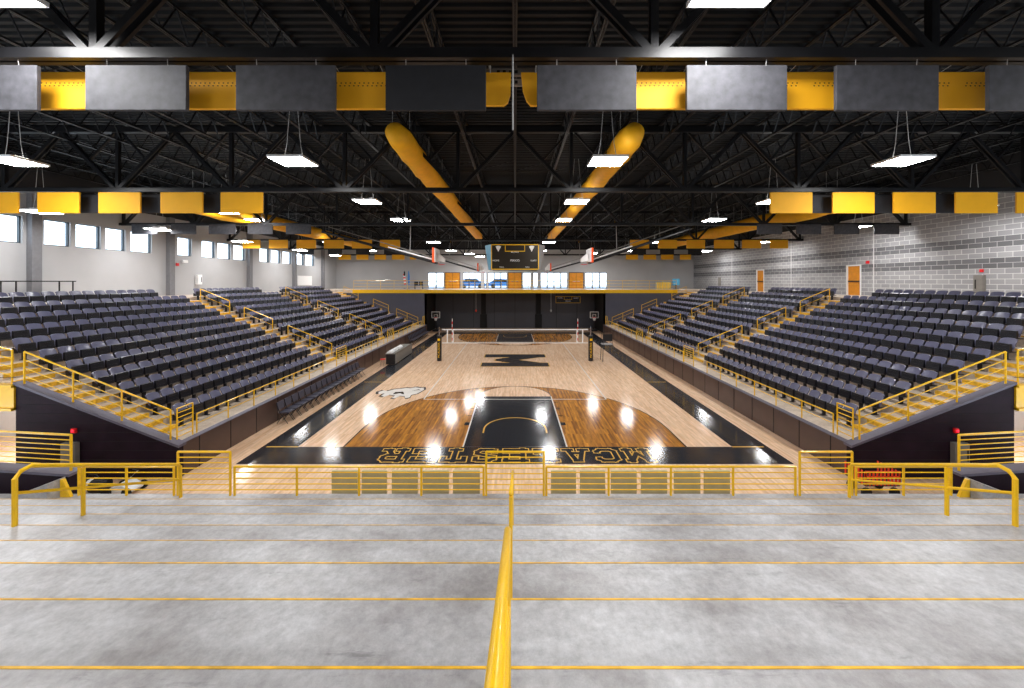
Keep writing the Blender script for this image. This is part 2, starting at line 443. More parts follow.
def stamp(ch, fx, wd, hgt, th, lv, out, mi_out, mi_in):
    for grow, l_, mi in ((out, lv, mi_out), (0, lv + 1.1, mi_in)):
        for si, (a, b, c, d) in enumerate(GL[ch]):
            A = Vector((a * wd, b * hgt)); B = Vector((c * wd, d * hgt)); dd = (B - A).normalized()
            hw = th / 2 + grow; A2 = A - dd * hw * .8; B2 = B + dd * hw * .8; n = Vector((-dd.y, dd.x)) * hw
            q = [fx(p) for p in (A2 - n, B2 - n, B2 + n, A2 + n)]
            if (q[1][0] - q[0][0]) * (q[2][1] - q[0][1]) - (q[1][1] - q[0][1]) * (q[2][0] - q[0][0]) < 0: q = q[::-1]
            flat(q, l_ + si * .09, mi)
word = 'MCALESTER'
for i, ch in enumerate(word):
    u0 = i * 1.02
    stamp(ch, lambda p, u0=u0: (4.5 - u0 - p.x, 13.0 - p.y), .80, .92, .16, 3, .045, 3, 1)
    stamp(ch, lambda p, u0=u0: (-4.5 + u0 + p.x, BL1 + .2 + p.y), .80, .92, .16, 3, .045, 3, 1)
# centre letter, its feet towards the window wall
stamp('centre', lambda p: (-2.05 + p.y, 30.2 - p.x), 4.7, 4.1, 1.15, 3, .08, 3, 1)
# bison emblem near the window-wall sideline
bis = [(-1.25, .15), (-1.05, .45), (-.8, .3), (-.55, .62), (-.2, .75), (.1, .9), (.35, .85), (.6, 1.05), (.9, .9), (1.1, .95), (1.22, .55), (1.1, .1), (1.0, -.2),
       (.75, -.4), (.8, -.8), (.6, -.95), (.45, -.6), (.2, -.55), (.05, -.95), (-.15, -.9), (-.1, -.5), (-.45, -.35), (-.6, -.7), (-.85, -.55), (-.8, -.1), (-1.1, -.25)]
flat([(-6.05 + p[0] * 1.03, 19.6 + p[1] * 1.12) for p in bis][::-1], 2, 1)
flat([(-6.02 + p[0] * .93, 19.6 + p[1] * .98) for p in bis][::-1], 3, 4)
flat([(-6.3, 19.3), (-6.0, 19.5), (-5.7, 19.3), (-5.9, 19.8), (-6.3, 19.7)], 4, 1)
flat([(-5.5, 19.9), (-5.2, 20.1), (-5.0, 20.0), (-5.2, 20.25)], 4, 1)
struct(fl.build('floor', mats_f))

# near concrete stand
ns = MB(); nz = MB()
def tier_range(): return range(-5, 9)
XL = 14.0
prof = [(-9.0, NZ(-5)), (NY(-5), NZ(-5))]
for k in range(-4, 9):
    prof += [(NY(k - 1), NZ(k)), (NY(k), NZ(k))]
prof += [(NY(8), 0.0), (-9.0, 0.0)]
ns.prism(prof[::-1], 'x', -XL, XL)
struct(ns.build('concrete_stand', 'concrete'))
for k in range(-4, 8):
    nz.box(-XL, XL, NY(k) - (.012 if k < 3 else .007), NY(k) + .002, NZ(k) - .02, NZ(k) + .003)
struct(nz.build('trim_1', 'nosing'))
for sx in (-1, 1):
    m = MB(); xw = 10.9
    m.prism([(sx * 10.36, NZ(8) - .05), (sx * 10.36, 1.31), (sx * 11.3, .95), (sx * 11.3, NZ(8) - .05)][::sx], 'y', 8.3, 8.64)
    struct(m.build('concrete_curb', 'concrete'))
    m = MB(); pq = lambda g, e: [(sx * (10.38 - e), 8.72 - g), (sx * 15.5, 9.3 - g), (sx * 15.5, 9.56 + g), (sx * (10.38 - e), 8.98 + g)][::sx]
    m.prism(pq(0, 0), 'z', 0, 1.27, 0); m.prism(pq(.03, .04), 'z', 1.27, 1.33, 1)
    struct(m.build('wall_%s_parapet' % ('left' if sx < 0 else 'right'), ['plum', 'coping']))
    m = MB(); m.prism([(sx * 10.34, NZ(8)), (sx * 10.1, NZ(8)), (sx * 10.28, NZ(8) + .40), (sx * 10.34, NZ(8) + .40)][::sx], 'y', 8.52, 8.58)
    tag(m.build('corner_gusset', 'yellow'), 'small yellow triangular plate at the %s end of the concrete tiers' % SIDE[sx], 'bracket', 'yellow corner plates')

# side stands
def rowx(k): return X0 + ST * k
def rowz(k): return DECK + SR * (k + 1)
for sx in (-1, 1):
    nm = 'left' if sx < 0 else 'right'
    pr = [(10.0, 0.0), (10.0, DECK), (rowx(0), DECK)]
    for k in range(10):
        pr += [(rowx(k), rowz(k)), (rowx(k + 1), rowz(k))]
    pr += [(rowx(10), ZC), (WX, ZC), (WX, ZC - .3), (14.75, ZC - 3.0), (14.75, 0)]
    m = MB(); P2 = [(sx * a, b) for a, b in pr]
    m.prism(P2 if sx < 0 else P2[::-1], 'y', YA, YB, 0)
    struct(m.build('seating_stand', 'deckconc'))
    # front panels
    m = MB()
    m.box(sx * 9.93, sx * 10.0, YA, YB, 0, DECK, 0)
    y = YA + .6
    while y < YB:
        m.box(sx * 9.92, sx * 9.94, y - .012, y + .012, 0, DECK, 1); y += 1.3
    m.box(sx * 9.9, sx * 10.12, YA, YB, DECK, DECK + .02, 2)
    struct(m.build('wall_%s_deck_front' % nm, ['panelbrown', 'seam', 'coping']))
    # end wall with sloped coping
    m = MB()
    hs = lambda x: .95 + .40 * (x - 10.18)
    q = [(9.92, 0), (14.75, 0), (14.75, hs(14.75)), (10.12, hs(10.12)), (9.92, hs(10.12))]
    Q = [(sx * a, b) for a, b in q]
    m.prism(Q if sx > 0 else Q[::-1], 'y', YA - .12, YA + .02, 0)
    zz = .27
    while zz < 3:
        x_lo = max(9.92, 10.18 + (zz - .95) / .40)
        m.box(sx * x_lo, sx * 14.75, YA - .125, YA - .118, zz - .006, zz + .006, 1); zz += .27
    for a, b in (((9.9, hs(10.12)), (14.8, hs(14.8))),):
        q = [(9.9, hs(10.12) - .02), (14.78, hs(14.78) - .02), (14.78, hs(14.78) + .05), (9.9, hs(10.12) + .05)]
        Q = [(sx * a_, b_) for a_, b_ in q]
        m.prism(Q if sx > 0 else Q[::-1], 'y', YA - .17, YA + .1, 2)
    struct(m.build('wall_%s_end' % nm, ['plum', 'seam', 'coping']))
    m = MB(); m.box(sx * 14.76, sx * WX, 14.1, 14.2, 0, 2.0)
    struct(m.build('wall_%s_tunnel' % nm, 'whitewall'))
    # yellow bridge beam over the tunnel mouth
    m = MB()
    m.box(sx * 14.76, sx * WX, YA - .16, YA + .06, 2.02, 2.74); m.box(sx * 14.76, sx * WX, YA - .22, YA + .06, 2.0, 2.08); m.box(sx * 14.76, sx * WX, YA - .22, YA + .06, 2.68, 2.76)
    tag(m.build('bridge_beam', 'yellow'), 'deep yellow steel beam over the tunnel mouth on the %s side' % SIDE[sx], 'beam', 'yellow beams over the tunnels')
    # closing plate between the beam and the steps, yellow
    # row nosings
    m = MB()
    for k in range(10):
        m.box(sx * (rowx(k) - .004), sx * (rowx(k) + .05), YA, YB, rowz(k) - .03, rowz(k) + .004)
    struct(m.build('trim_2', 'nosing'))

# walls above
def wallbox(name, mats, *boxes):
    m = MB()
    for b in boxes: m.box(*b)
    return struct(m.build(name, mats))
# right: blockwork
doorsR = [(26.35, 27.45), (36.6, 37.7)]
wr = MB()
ys = [-9] + [v for d in doorsR for v in d] + [YW]
for a, b in zip(ys[0::2], ys[1::2]): wr.box(WX, WX + .3, a, b, 0, 10.3)
for a, b in doorsR: wr.box(WX, WX + .3, a, b, ZC + 2.13, 10.3); wr.box(WX, WX + .3, a, b, 0, ZC)
struct(wr.build('wall_right', 'block'))
wallbox('wall_right_upper', 'upperblack', (WX - .03, WX + .3, -9, YW, 10.3, ROOF + .3))
for i, (a, b) in enumerate(doorsR):
    r = MB(); r.box(WX + .05, WX + .1, a + .04, b - .04, ZC, ZC + 2.09, 0)
    d = struct(r.build('door_%d' % (i + 1), 'wooddoor'))
    r = MB(); r.box(WX - .03, WX + .12, a - .04, a + .05, ZC, ZC + 2.17); r.box(WX - .03, WX + .12, b - .05, b + .04, ZC, ZC + 2.17); r.box(WX - .03, WX + .12, a, b, ZC + 2.08, ZC + 2.17)
    r.build('door_frame', 'white', d)
    r = MB(); r.box(WX - .02, WX + .05, a + .1, b - .1, ZC + .95, ZC + 1.03); r.build('door_handle', 'black', d)
# left wall with windows
bays = [(19.0, 26.0), (26.6, 33.9), (34.4, 40.9), (41.3, 46.6)]
wins = [(12.2, 13.5), (13.8, 15.1), (15.4, 16.9), (17.2, 18.5), (19.35, 20.5), (20.75, 22.0), (22.25, 23.4), (23.7, 25.1), (27.0, 28.2), (29.1, 30.4), (30.65, 32.1), (32.35, 33.8),
        (35.7, 37.1), (37.35, 38.9), (39.2, 40.8), (41.8, 43.2), (43.5, 45.4), (3.5, 5), (6, 8)]
wins.sort()
W0, W1 = 7.70, 9.05
wl = MB()
wl.box(-WX - .3, -WX, -9, YW, 0, W0); wl.box(-WX - .3, -WX, -9, YW, W1, 10.3)
prev = -9
for a, b in wins:
    wl.box(-WX - .3, -WX, prev, a, W0, W1); prev = b
wl.box(-WX - .3, -WX, prev, YW, W0, W1)
struct(wl.build('wall_left', 'greywall'))
wallbox('wall_left_upper', 'upperblack', (-WX - .3, -WX + .03, -9, YW, 10.3, ROOF + .3))
for i, (a, b) in enumerate(wins):
    r = MB(); g = .05
    r.box(-WX - .22, -WX - .1, a, a + g, W0, W1); r.box(-WX - .22, -WX - .1, b - g, b, W0, W1)
    r.box(-WX - .22, -WX - .1, a, b, W0, W0 + g); r.box(-WX - .22, -WX - .1, a, b, W1 - g, W1)
    o = struct(r.build('window_%d' % (i + 1), 'frame'))
    r = MB(); r.box(-WX - .17, -WX - .15, a + g, b - g, W0 + g, W1 - g); r.build('pane', 'glass', o)
m = MB()
for yy in (11.2, 18.85, 26.3, 34.15, 41.1, 47.2):
    m.box(-WX, -WX + .28, yy - .2, yy + .2, ZC, 10.3)
struct(m.build('trim_3', 'pilaster'))
# pale joints and corner pilasters on the blockwork
m = MB()
for yy in (25.4, 33, 42): m.box(WX - .01, WX, yy - .02, yy + .02, ZC, 10.3)
struct(m.build('trim_4', 'white'))

# back wall upper with openings
def bx_(px): return (px - 515) / (F / YW)
ops = [('glassdoor', 428, 444), ('door', 445, 460), ('win', 463, 481), ('win', 484, 486.5), ('win', 488, 507), ('door', 508, 521.5), ('win', 522.5, 531), ('win', 533, 538), ('win', 540.5, 567.5), ('door', 569, 583.5), ('win', 585, 607)]
ZB = 4.9; ZT = 7.08
bw = MB(); prev = -WX
for kind, a, b in ops:
    bw.box(prev, bx_(a), YW, YW + .3, ZB, ZT); prev = bx_(b)
bw.box(prev, WX, YW, YW + .3, ZB, ZT); bw.box(-WX, WX, YW, YW + .3, ZT, 10.2); bw.box(-WX, WX, YW, YW + .3, 0, ZB)
struct(bw.build('wall_back', 'greywall'))
wallbox('wall_back_upper', 'upperblack', (-WX, WX, YW - .03, YW + .3, 10.2, ROOF + .3))
di, wi = 3, len(wins) + 1
for kind, a, b in ops:
    x0, x1 = bx_(a), bx_(b)
    if kind == 'door':
        r = MB(); xm = (x0 + x1) / 2
        r.box(x0 + .03, x1 - .03, YW + .05, YW + .1, ZB, ZT - .04, 0); r.box(xm - .012, xm + .012, YW + .03, YW + .06, ZB, ZT - .04, 1)
        o = struct(r.build('door_%d' % di, ['wooddoor', 'seam'])); di += 1
        for s_ in (-1, 1):
            r = MB(); r.box(xm + s_ * .08, xm + s_ * .5, YW - .02, YW + .05, ZB + .95, ZB + 1.02); r.build('door_handle', 'chrome', o)
        r = MB(); r.box(x0 - .04, x0 + .04, YW - .03, YW + .12, ZB, ZT + .03); r.box(x1 - .04, x1 + .04, YW - .03, YW + .12, ZB, ZT + .03); r.box(x0, x1, YW - .03, YW + .12, ZT - .04, ZT + .03)
        r.build('door_frame', 'frame', o)
    else:
        r = MB(); g = .14; nm_ = max(1, round((x1 - x0) / .9))
        for j in range(nm_ + 1):
            xx = x0 + (x1 - x0) * j / nm_; r.box(xx - g / 2, xx + g / 2, YW + .02, YW + .14, ZB, ZT)
        r.box(x0, x1, YW + .02, YW + .14, ZT - .07, ZT); r.box(x0, x1, YW + .02, YW + .14, ZB, ZB + .12)
        r.box(x0, x1, YW + .04, YW + .12, ZB + .95, ZB + 1.0)
        o = struct(r.build('window_%d' % wi, 'frame')); wi += 1
        r = MB(); r.box(x0 + g, x1 - g, YW + .07, YW + .09, ZB + .12, ZT - .07); r.build('pane', 'glass', o)
# lower far wall
m = MB(); m.box(-10, 10, 47.2, 47.4, 0, 4.6, 0)
for xx in (-7.8, -5.2, -2.6, 0, 2.6, 5.2, 7.8): m.box(xx - .02, xx + .02, 47.18, 47.2, 0, 4.6, 1)
struct(m.build('wall_far', ['farwall', 'seam']))
m = MB()
for sx in (-1, 1):
    m.box(sx * 10, sx * WX, YB, YB + .2, 0, 4.56, 0); m.box(sx * 10, sx * 10.2, YB, 47.3, 0, 4.56, 1)
struct(m.build('wall_far_return', ['slate', 'seam']))
# balcony
m = MB(); m.box(-WX, WX, YB + .02, YW, 4.56, ZB, 0)
struct(m.build('balcony_floor', 'deckconc'))
m = MB(); m.box(-18.3, 18.3, YB - .08, YB + .02, 4.54, 4.93)
struct(m.build('trim_5', 'yellow'))
# rear of hall
wallbox('wall_rear', 'greywall', (-WX, WX, -9.3, -9, 0, ROOF))

# roof deck: corrugated
m = MB(); y = -9.3
pts = []
while y < YW + .3:
    pts += [(y, ROOF), (y + .09, ROOF), (y + .12, ROOF + .07), (y + .21, ROOF + .07)]; y += .24
for (a, za), (b, zb) in zip(pts[:-1], pts[1:]):
    m.poly([(-WX - .3, a, za), (-WX - .3, b, zb), (WX + .3, b, zb), (WX + .3, a, za)])
m.box(-WX - .3, WX + .3, -9.3, YW + .3, ROOF + .12, ROOF + .3)
struct(m.build('ceiling', 'deckroof'))
# outside ground
m = MB(); m.box(-60, 60, YW + .4, 110, 4.6, 4.8); struct(m.build('car_park_ground', 'asphalt'))

# ------------------------------------------------------------------ roof trusses and joists
CH = 9.26
TY = [5.9, 14.5, 23.1, 31.7, 40.3, 48.9]
def make_truss():
    root = empty('roof_truss', (0, 0, 0), 'x', 'roof truss', 'black steel roof trusses')
    for nm_, z, s_ in (('bottom_chord', CH, .16), ('top_chord', 11.55, .22)):
        r = MB(); r.box(-WX, WX, -.11, -.02, z, z + s_); r.box(-WX, WX, .02, .11, z, z + s_); r.box(-WX, WX, -.11, .11, z + s_ * .85, z + s_)
        r.build(nm_, 'truss', root)
    xs = [-24.1 + 4.38 * i for i in range(12)]
    for i, x in enumerate(xs):
        r = MB(); r.box(x - .06, x + .06, -.06, .06, CH + .1, 11.6); r.build('vertical', 'truss', root)
        for s_ in (-1, 1):
            xe = x + s_ * 2.19
            if abs(xe) < 24.3:
                r = MB(); r.bar((x + s_ * .08, -.07, CH + .12), (xe, -.07, 11.6), .05, .12); r.bar((x + s_ * .08, .07, CH + .12), (xe, .07, 11.6), .05, .12)
                r.build('diagonal', 'truss', root)
                r = MB(); r.bar((x + s_ * 1.1, 0, 10.5), (x + s_ * .1, 0, 11.6), .07); r.build('strut', 'truss', root)
    return root
truss = make_truss()
TN = ['nearest the camera, crossing above the big grey baffles', 'second along the hall, above the first all-yellow row', 'third along the hall, over the scoreboard side of midcourt',
      'fourth along the hall, past the scoreboard', 'fifth along the hall, near the balcony', 'sixth, directly above the balcony']
for i, y in enumerate(TY):
    t = truss if i == 0 else copy_tree(truss)
    t.location = (0, y, 0); t['label'] = 'black steel roof truss ' + TN[i]
# joists between trusses
jx = [-22.8 + 1.9 * i for i in range(25)]
def make_joist(L):
    root = empty('roof_joist', (0, 0, 0), 'x', 'roof joist', 'black open-web roof joists')
    for nm_, z in (('top_chord', 11.9), ('bottom_chord', 11.2)):
        r = MB(); r.box(-.05, -.01, 0, L, z, z + .05); r.box(.01, .05, 0, L, z, z + .05); r.build(nm_, 'truss', root)
    r = MB(); n = 12; p = L / n
    for i in range(n):
        r.bar((0, i * p, 11.22), (0, (i + .5) * p, 11.93), .03); r.bar((0, (i + .5) * p, 11.93), (0, (i + 1) * p, 11.22), .03)
    r.build('web', 'truss', root)
    return root
jo = make_joist(8.6)
jn = 0
for bi, y in enumerate([-2.7] + TY[:5]):
    for xi, x in enumerate(jx):
        if bi == 0 and abs(x) > 12: continue
        t = jo if jn == 0 else copy_tree(jo); jn += 1
        t.location = (x, y, 0)
        where = 'before the nearest truss' if bi == 0 else 'behind the %s truss' % ORD[bi - 1]
        t['label'] = 'thin black roof joist %s, %s from the window wall' % (where, ORD[xi])
        t['group'] = 'roof joists ' + where
# bridging rods across the joists
for bi, y in enumerate([1.6] + [v + 4.3 for v in TY[:5]]):
    r = MB(); r.tube([(-WX, y, 11.36), (WX, y, 11.36)], .025, 6)
    for a, b in zip(jx[:-1], jx[1:]):
        r.bar((a, y, 11.36), (b, y, 11.9), .03)
    tag(r.build('bridging_rod', 'truss'), 'long thin bridging rod across the joists %s' % ('before the nearest truss' if bi == 0 else 'behind the %s truss' % ORD[bi - 1]), 'rod', 'bridging rods')

# ------------------------------------------------------------------ baffles
def tdy(y):
    t = min(TY, key=lambda q: abs(q - y)); return t - y - (.06 if t > y else -.06)
def baffle(x0, x1, y, z0, z1, mname, label, group, perf=False, th=.06, dots=True):
    root = empty('acoustic_baffle', ((x0 + x1) / 2, y, z0), label, 'acoustic baffle', group)
    w_ = (x1 - x0) / 2; h_ = z1 - z0
    r = MB(); r.box(-w_, w_, -th / 2, th / 2, 0, h_); pn = r.build('panel', mname, root, bevel=.01)
    for s_ in (-1, 1):
        r = MB(); r.tube([(s_ * w_ * .6, 0, h_ - .04), (s_ * w_ * .6, 0, h_), (s_ * w_ * .6, tdy(y), CH + .03 - z0)], .005, 5); r.build('hanger', 'rope', root)
    if perf:
        r = MB()
        n = int(2 * w_ / .075)
        for i in range(n):
            if perf == 2 and n * .3 < i < n * .5: continue
            for j in range(2):
                cx_ = -w_ + .04 + i * .075 + j * .018; cz = h_ * .62 + j * .045
                r.box(cx_ - .011, cx_ + .011, -th / 2 - .002, -th / 2, cz - .009, cz + .009)
        r.build('perforation_strip', 'perf', pn)
    return root
def X5(px, Y): return (px - 515) * Y / F
gg = [(-60, -10), (-10, 39), (87, 188), (237, 336), (386, 486), (537, 636), (686, 786), (835, 937), (987, 1087)]
gg = [(-62, 39)] + gg[2:]
for i, (a, b) in enumerate(gg):
    baffle(X5(a, 5.85), X5(b, 5.85), 5.85, 8.46, 9.16, 'baffle' if i != 3 else 'baffle_dark', 'large grey baffle in the nearest row, %s from the window wall' % ORD[i], 'large grey baffles in the nearest row')
yy_ = [(39, 87), (188, 237), (337, 386), (636, 686), (786, 835), (937, 987)]
for i, (a, b) in enumerate(yy_):
    baffle(X5(a - 12, 6.2), X5(b + 12, 6.2), 6.2, 8.64, 9.25, 'baffle_yellow', 'perforated yellow baffle in the nearest row, %s from the window wall' % ORD[i], 'perforated yellow baffles in the nearest row', perf=1 if i < 4 else 2)
# two hanging curved yellow panels by the centre
for i, (a, b, s_) in enumerate(((470, 511, 1), (521, 550, -1))):
    x0, x1 = X5(a, 6.2), X5(b, 6.2); root = empty('fabric_flap', ((x0 + x1) / 2, 6.2, 8.7), 'yellow fabric flap with rounded corner %s' % ('on the window-wall side of the centre cable' if i == 0 else 'on the block-wall side of the centre cable'), 'acoustic flap', 'curved yellow flaps at the centre')
    w_ = (x1 - x0) / 2
    out = [(-w_, 0), (w_ - .12, .0), (w_ - .05, .05), (w_ - .01, .18), (w_, .54)] if i == 0 else [(-w_, .54), (-w_ + .03, .25), (-w_ + .09, .08), (-w_ + .16, 0), (w_, 0)]
    out = out + ([(-w_, .54)] if i == 0 else [(w_, .54)])
    r = MB(); r.prism(out[::-1], 'y', -.03, .03); r.build('panel', 'baffle_yellow', root)
    r = MB(); r.tube([(0, 0, .5), (0, 0, .53), (0, tdy(6.2), CH + .03 - 8.7)], .01, 6); r.build('hanger', 'rope', root)
root = empty('slotted_strut', (0, 6.3, 9.02), 'pair of short slotted grey struts above the centre flaps', 'strut')
for i, z in enumerate((0, .17)):
    r = MB(); r.box(-.5, .5, -.02, .02, z + .06, z + .17, 0)
    for j in range(4): r.box(-.28 + j * .1 - .025, -.28 + j * .1 + .025, -.03, -.02, z + .09, z + .14, 1)
    r.build('strut_bar', ['greybox', 'seam'], root)
r = MB()
for q in (-.44, .40): r.box(q, q + .04, -.02, .02, .06, .38); r.box(q, q + .04, -.32, .02, .34, .38)
r.build('strap', 'greybox', root)
r = MB(); r.tube([(X5(513, 6.0), 5.85, CH + .1), (X5(513, 6.0), 5.7, 9.2), (X5(513, 6.0), 5.7, 8.1)], .012, 6); tag(r.build('hanging_cable', 'rope'), 'thin grey cable hanging between the two centre flaps', 'cable')
# farther rows
rows = [(14.35, 8.42, 9.22, 'baffle_yellow', 'yellow', [(-23, 19), (38, 80), (99, 141), (161, 203), (221, 263), (770, 812), (832, 874), (893, 935), (955, 997), (1016, 1058)], 'under the second truss'),
        (14.75, 8.5, 9.25, 'baffle_dark', 'dark grey', [(77, 102), (140, 162), (202, 223), (810, 834), (872, 895), (934, 956)], 'behind the first all-yellow row'),
        (23.0, 8.72, 9.33, 'baffle', 'grey', [(56, 81), (94, 119), (132, 157), (171, 196), (209, 236), (248, 273), (286, 311), (757, 782), (796, 821), (834, 859), (874, 899)], 'under the third truss'),
        (31.6, 8.62, 9.34, 'baffle_yellow', 'yellow', [(242.7, 260.5), (269, 288), (296.6, 316), (324, 344), (352, 372), (380, 400), (630, 649), (658, 677), (686.5, 705), (714, 734), (742, 761), (770, 788)], 'under the fourth truss'),
        (40.2, 8.75, 9.34, 'baffle_dark', 'charcoal', [(300, 314), (328, 342), (356, 370), (384, 398), (632, 646), (660, 674), (688, 702)], 'under the fifth truss'),
        (48.8, 8.7, 9.34, 'baffle_yellow', 'yellow', [(320.7, 333), (338.5, 351), (356.5, 368.5), (374.5, 386), (392, 404.5), (410, 416), (626, 638), (643.5, 656), (661, 673.5), (680, 691)], 'above the balcony')]
for (y, z0, z1, mm, cn, sp, wh) in rows:
    sp = [q for q in sp if abs(X5(q[0], y)) < 24.1 and abs(X5(q[1], y)) < 24.1]
    for i, (a, b) in enumerate(sp):
        cntn = [q for q in sp if (q[0] < 515) == (a < 515)]
        j = cntn.index((a, b)); sd = 'window' if a < 515 else 'block'
        if a >= 515: j = len(cntn) - 1 - j
        baffle(X5(a, y), X5(b, y), y, z0, z1, mm, '%s baffle %s, %s from the %s wall' % (cn, wh, ORD[j], sd), '%s baffles %s' % (cn, wh))

# ------------------------------------------------------------------ fabric ducts
def duct(x, z, y0, y1, r_, label):
    n = 46; root = empty('fabric_duct', (x, y0, z), label, 'fabric duct', 'yellow fabric air ducts')
    m = MB(); pts = []; rr = []
    for i in range(n + 1):
        t = i / n; yy = (y1 - y0) * t
        wob = (random.random() - .5) * (.09 if i < 8 else .03)
        pts.append(((random.random() - .5) * (.07 if i < 8 else .015), yy, -.12 * sin(pi * min(1, t * 3)) * (random.random() * .4 + .6) if i < 14 else 0)); rr.append(r_ * (.93 + wob if i else .7))
    pts.insert(0, (0, -.06, 0)); rr.insert(0, r_ * .15)
    m.tube(pts, rr, 20); m.build('sleeve', 'duct', root, smooth=True)
    yy = .6
    while yy < y1 - y0:
        for q in (-.3, .3):
            m = MB(); m.tube([(q, yy, r_ * .75), (q, yy, 11.95 - z)], .008, 5); m.build('suspension_wire', 'rope', root)
        yy += 2.9
duct(-3.95, 10.75, 12.4, 41.0, .47, 'long yellow fabric duct over the court, nearer the window wall')
duct(3.95, 10.75, 12.4, 41.0, .47, 'long yellow fabric duct over the court, nearer the block wall')
duct(-17.4, 10.05, 20.0, 41.0, .52, 'yellow fabric duct above the window-wall seating')
duct(17.4, 10.05, 20.0, 41.0, .52, 'yellow fabric duct above the block-wall seating')

# ------------------------------------------------------------------ luminaires
def make_lum():
    root = empty('ceiling_luminaire', (0, 0, 0), 'x', 'ceiling light', 'hanging flat luminaires')
    r = MB(); r.box(-.56, .56, -.5, .5, 0, .07); r.box(-.25, .25, -.18, .18, .07, .16); r.build('housing', 'white', root)
    r = MB(); r.box(-.5, -.3, -.44, .44, .07, .08); r.box(.3, .5, -.44, .44, .07, .08); r.build('uplight_lens', 'uplight', root)
    r = MB(); r.poly([(-.53, -.47, -.004), (-.53, .47, -.004), (.53, .47, -.004), (.53, -.47, -.004)]); r.build('diffuser', 'lamp', root)
    for s_ in (-1, 1):
        r = MB(); r.tube([(s_ * .3, 0, .15), (s_ * .22, 0, .6), (s_ * .1, 0, 2.1)], .01, 5); r.build('hanger_cable', 'rope', root)
    return root
for sx in (-1, 1):  # unseen fill lamps, added to brighten the white tunnel walls
    root = empty('tunnel_fill_light', (sx * 16.2, 12.6, 1.98), 'added fill light hidden under the seating over the tunnel, %s side' % SIDE[sx], 'fill light', 'added tunnel fill lights')
    r = MB(); r.box(-.3, .3, -.3, .3, 0, .06); r.box(-.02, .02, -.02, .02, .06, .35); r.build('housing', 'white', root)
    r = MB(); r.poly([(-.27, -.27, -.004), (-.27, .27, -.004), (.27, .27, -.004), (.27, -.27, -.004)]); r.build('diffuser', 'lamp', root)
lum = make_lum(); nl = 0
ZL = 9.7
grid = []
for x in (-16.3, -7.2, 3.0, 12.6):
    for j, y in enumerate((-5.5, 0.0, 4.85, 12.2, 18.3, 23.75, 34.6, 44.4)):
        if x == -16.3 and y in (18.3,): y = 21.0
        grid.append((x, {34.6: 33.2, 44.4: 42.2}.get(y, y), 9.3 if y > 30 else ZL))
for y in (17.2, 23.0, 30.0, 38.0, 45.5): grid.append((-21.8, y, 9.0))
for y in (17.8, 23.8, 33.0, 43.0): grid.append((21.8, y, 9.3))
grid += [(20.2, 5.4, ZL), (-5.6, 46.3, 9.25), (-4.4, 47.0, 8.95), (9.6, 46.3, 9.3)]
for (x, y, z) in grid:
    t = lum if nl == 0 else copy_tree(lum); nl += 1
    t.location = (x, y, z)
    line = {-16.3: 'line over the window-wall seats', -7.2: 'line over the window-side sideline', 3.0: 'line beside the court centre', 12.6: 'line over the block-side deck', -21.8: 'line over the window-wall concourse', 21.8: 'line over the block-wall concourse', 20.2: 'line over the block-wall concourse'}.get(x, 'cluster over the balcony')
    same = sorted([g[1] for g in grid if g[0] == x]) if 'cluster' not in line else None
    if same: t['label'] = 'flat white luminaire, %s in the %s' % (ORD[same.index(y)], line)
    else: t['label'] = 'flat white luminaire over the balcony, %s from the window wall' % ORD[sorted([-5.6, -4.4, 9.6]).index(x)]

# ------------------------------------------------------------------ rails
RN = [0]
def rail(path, height, bars, label, cat='railing', group=None, pr=.026, posts=None, name='railing', br=.0135, top_r=None):
    """path: list of 3-D base points; posts at each base point"""
    top_r = top_r or pr
    o = Vector(path[0]); root = empty(name, o, label, cat, group)
    L = [Vector(p) - o for p in path]
    up = Vector((0, 0, height))
    r = MB(); r.tube([p + up for p in L], top_r, 8); r.build('top_rail', 'yellow', root)
    for p in L:
        r = MB(); r.tube([p, p + up], pr, 8); r.build('post', 'yellow', root)
    for i in range(bars):
        h = height * (i + 1) / (bars + 1)
        r = MB(); r.tube([p + Vector((0, 0, h)) for p in L], br, 6); r.build('bar', 'yellow', root)
    return root
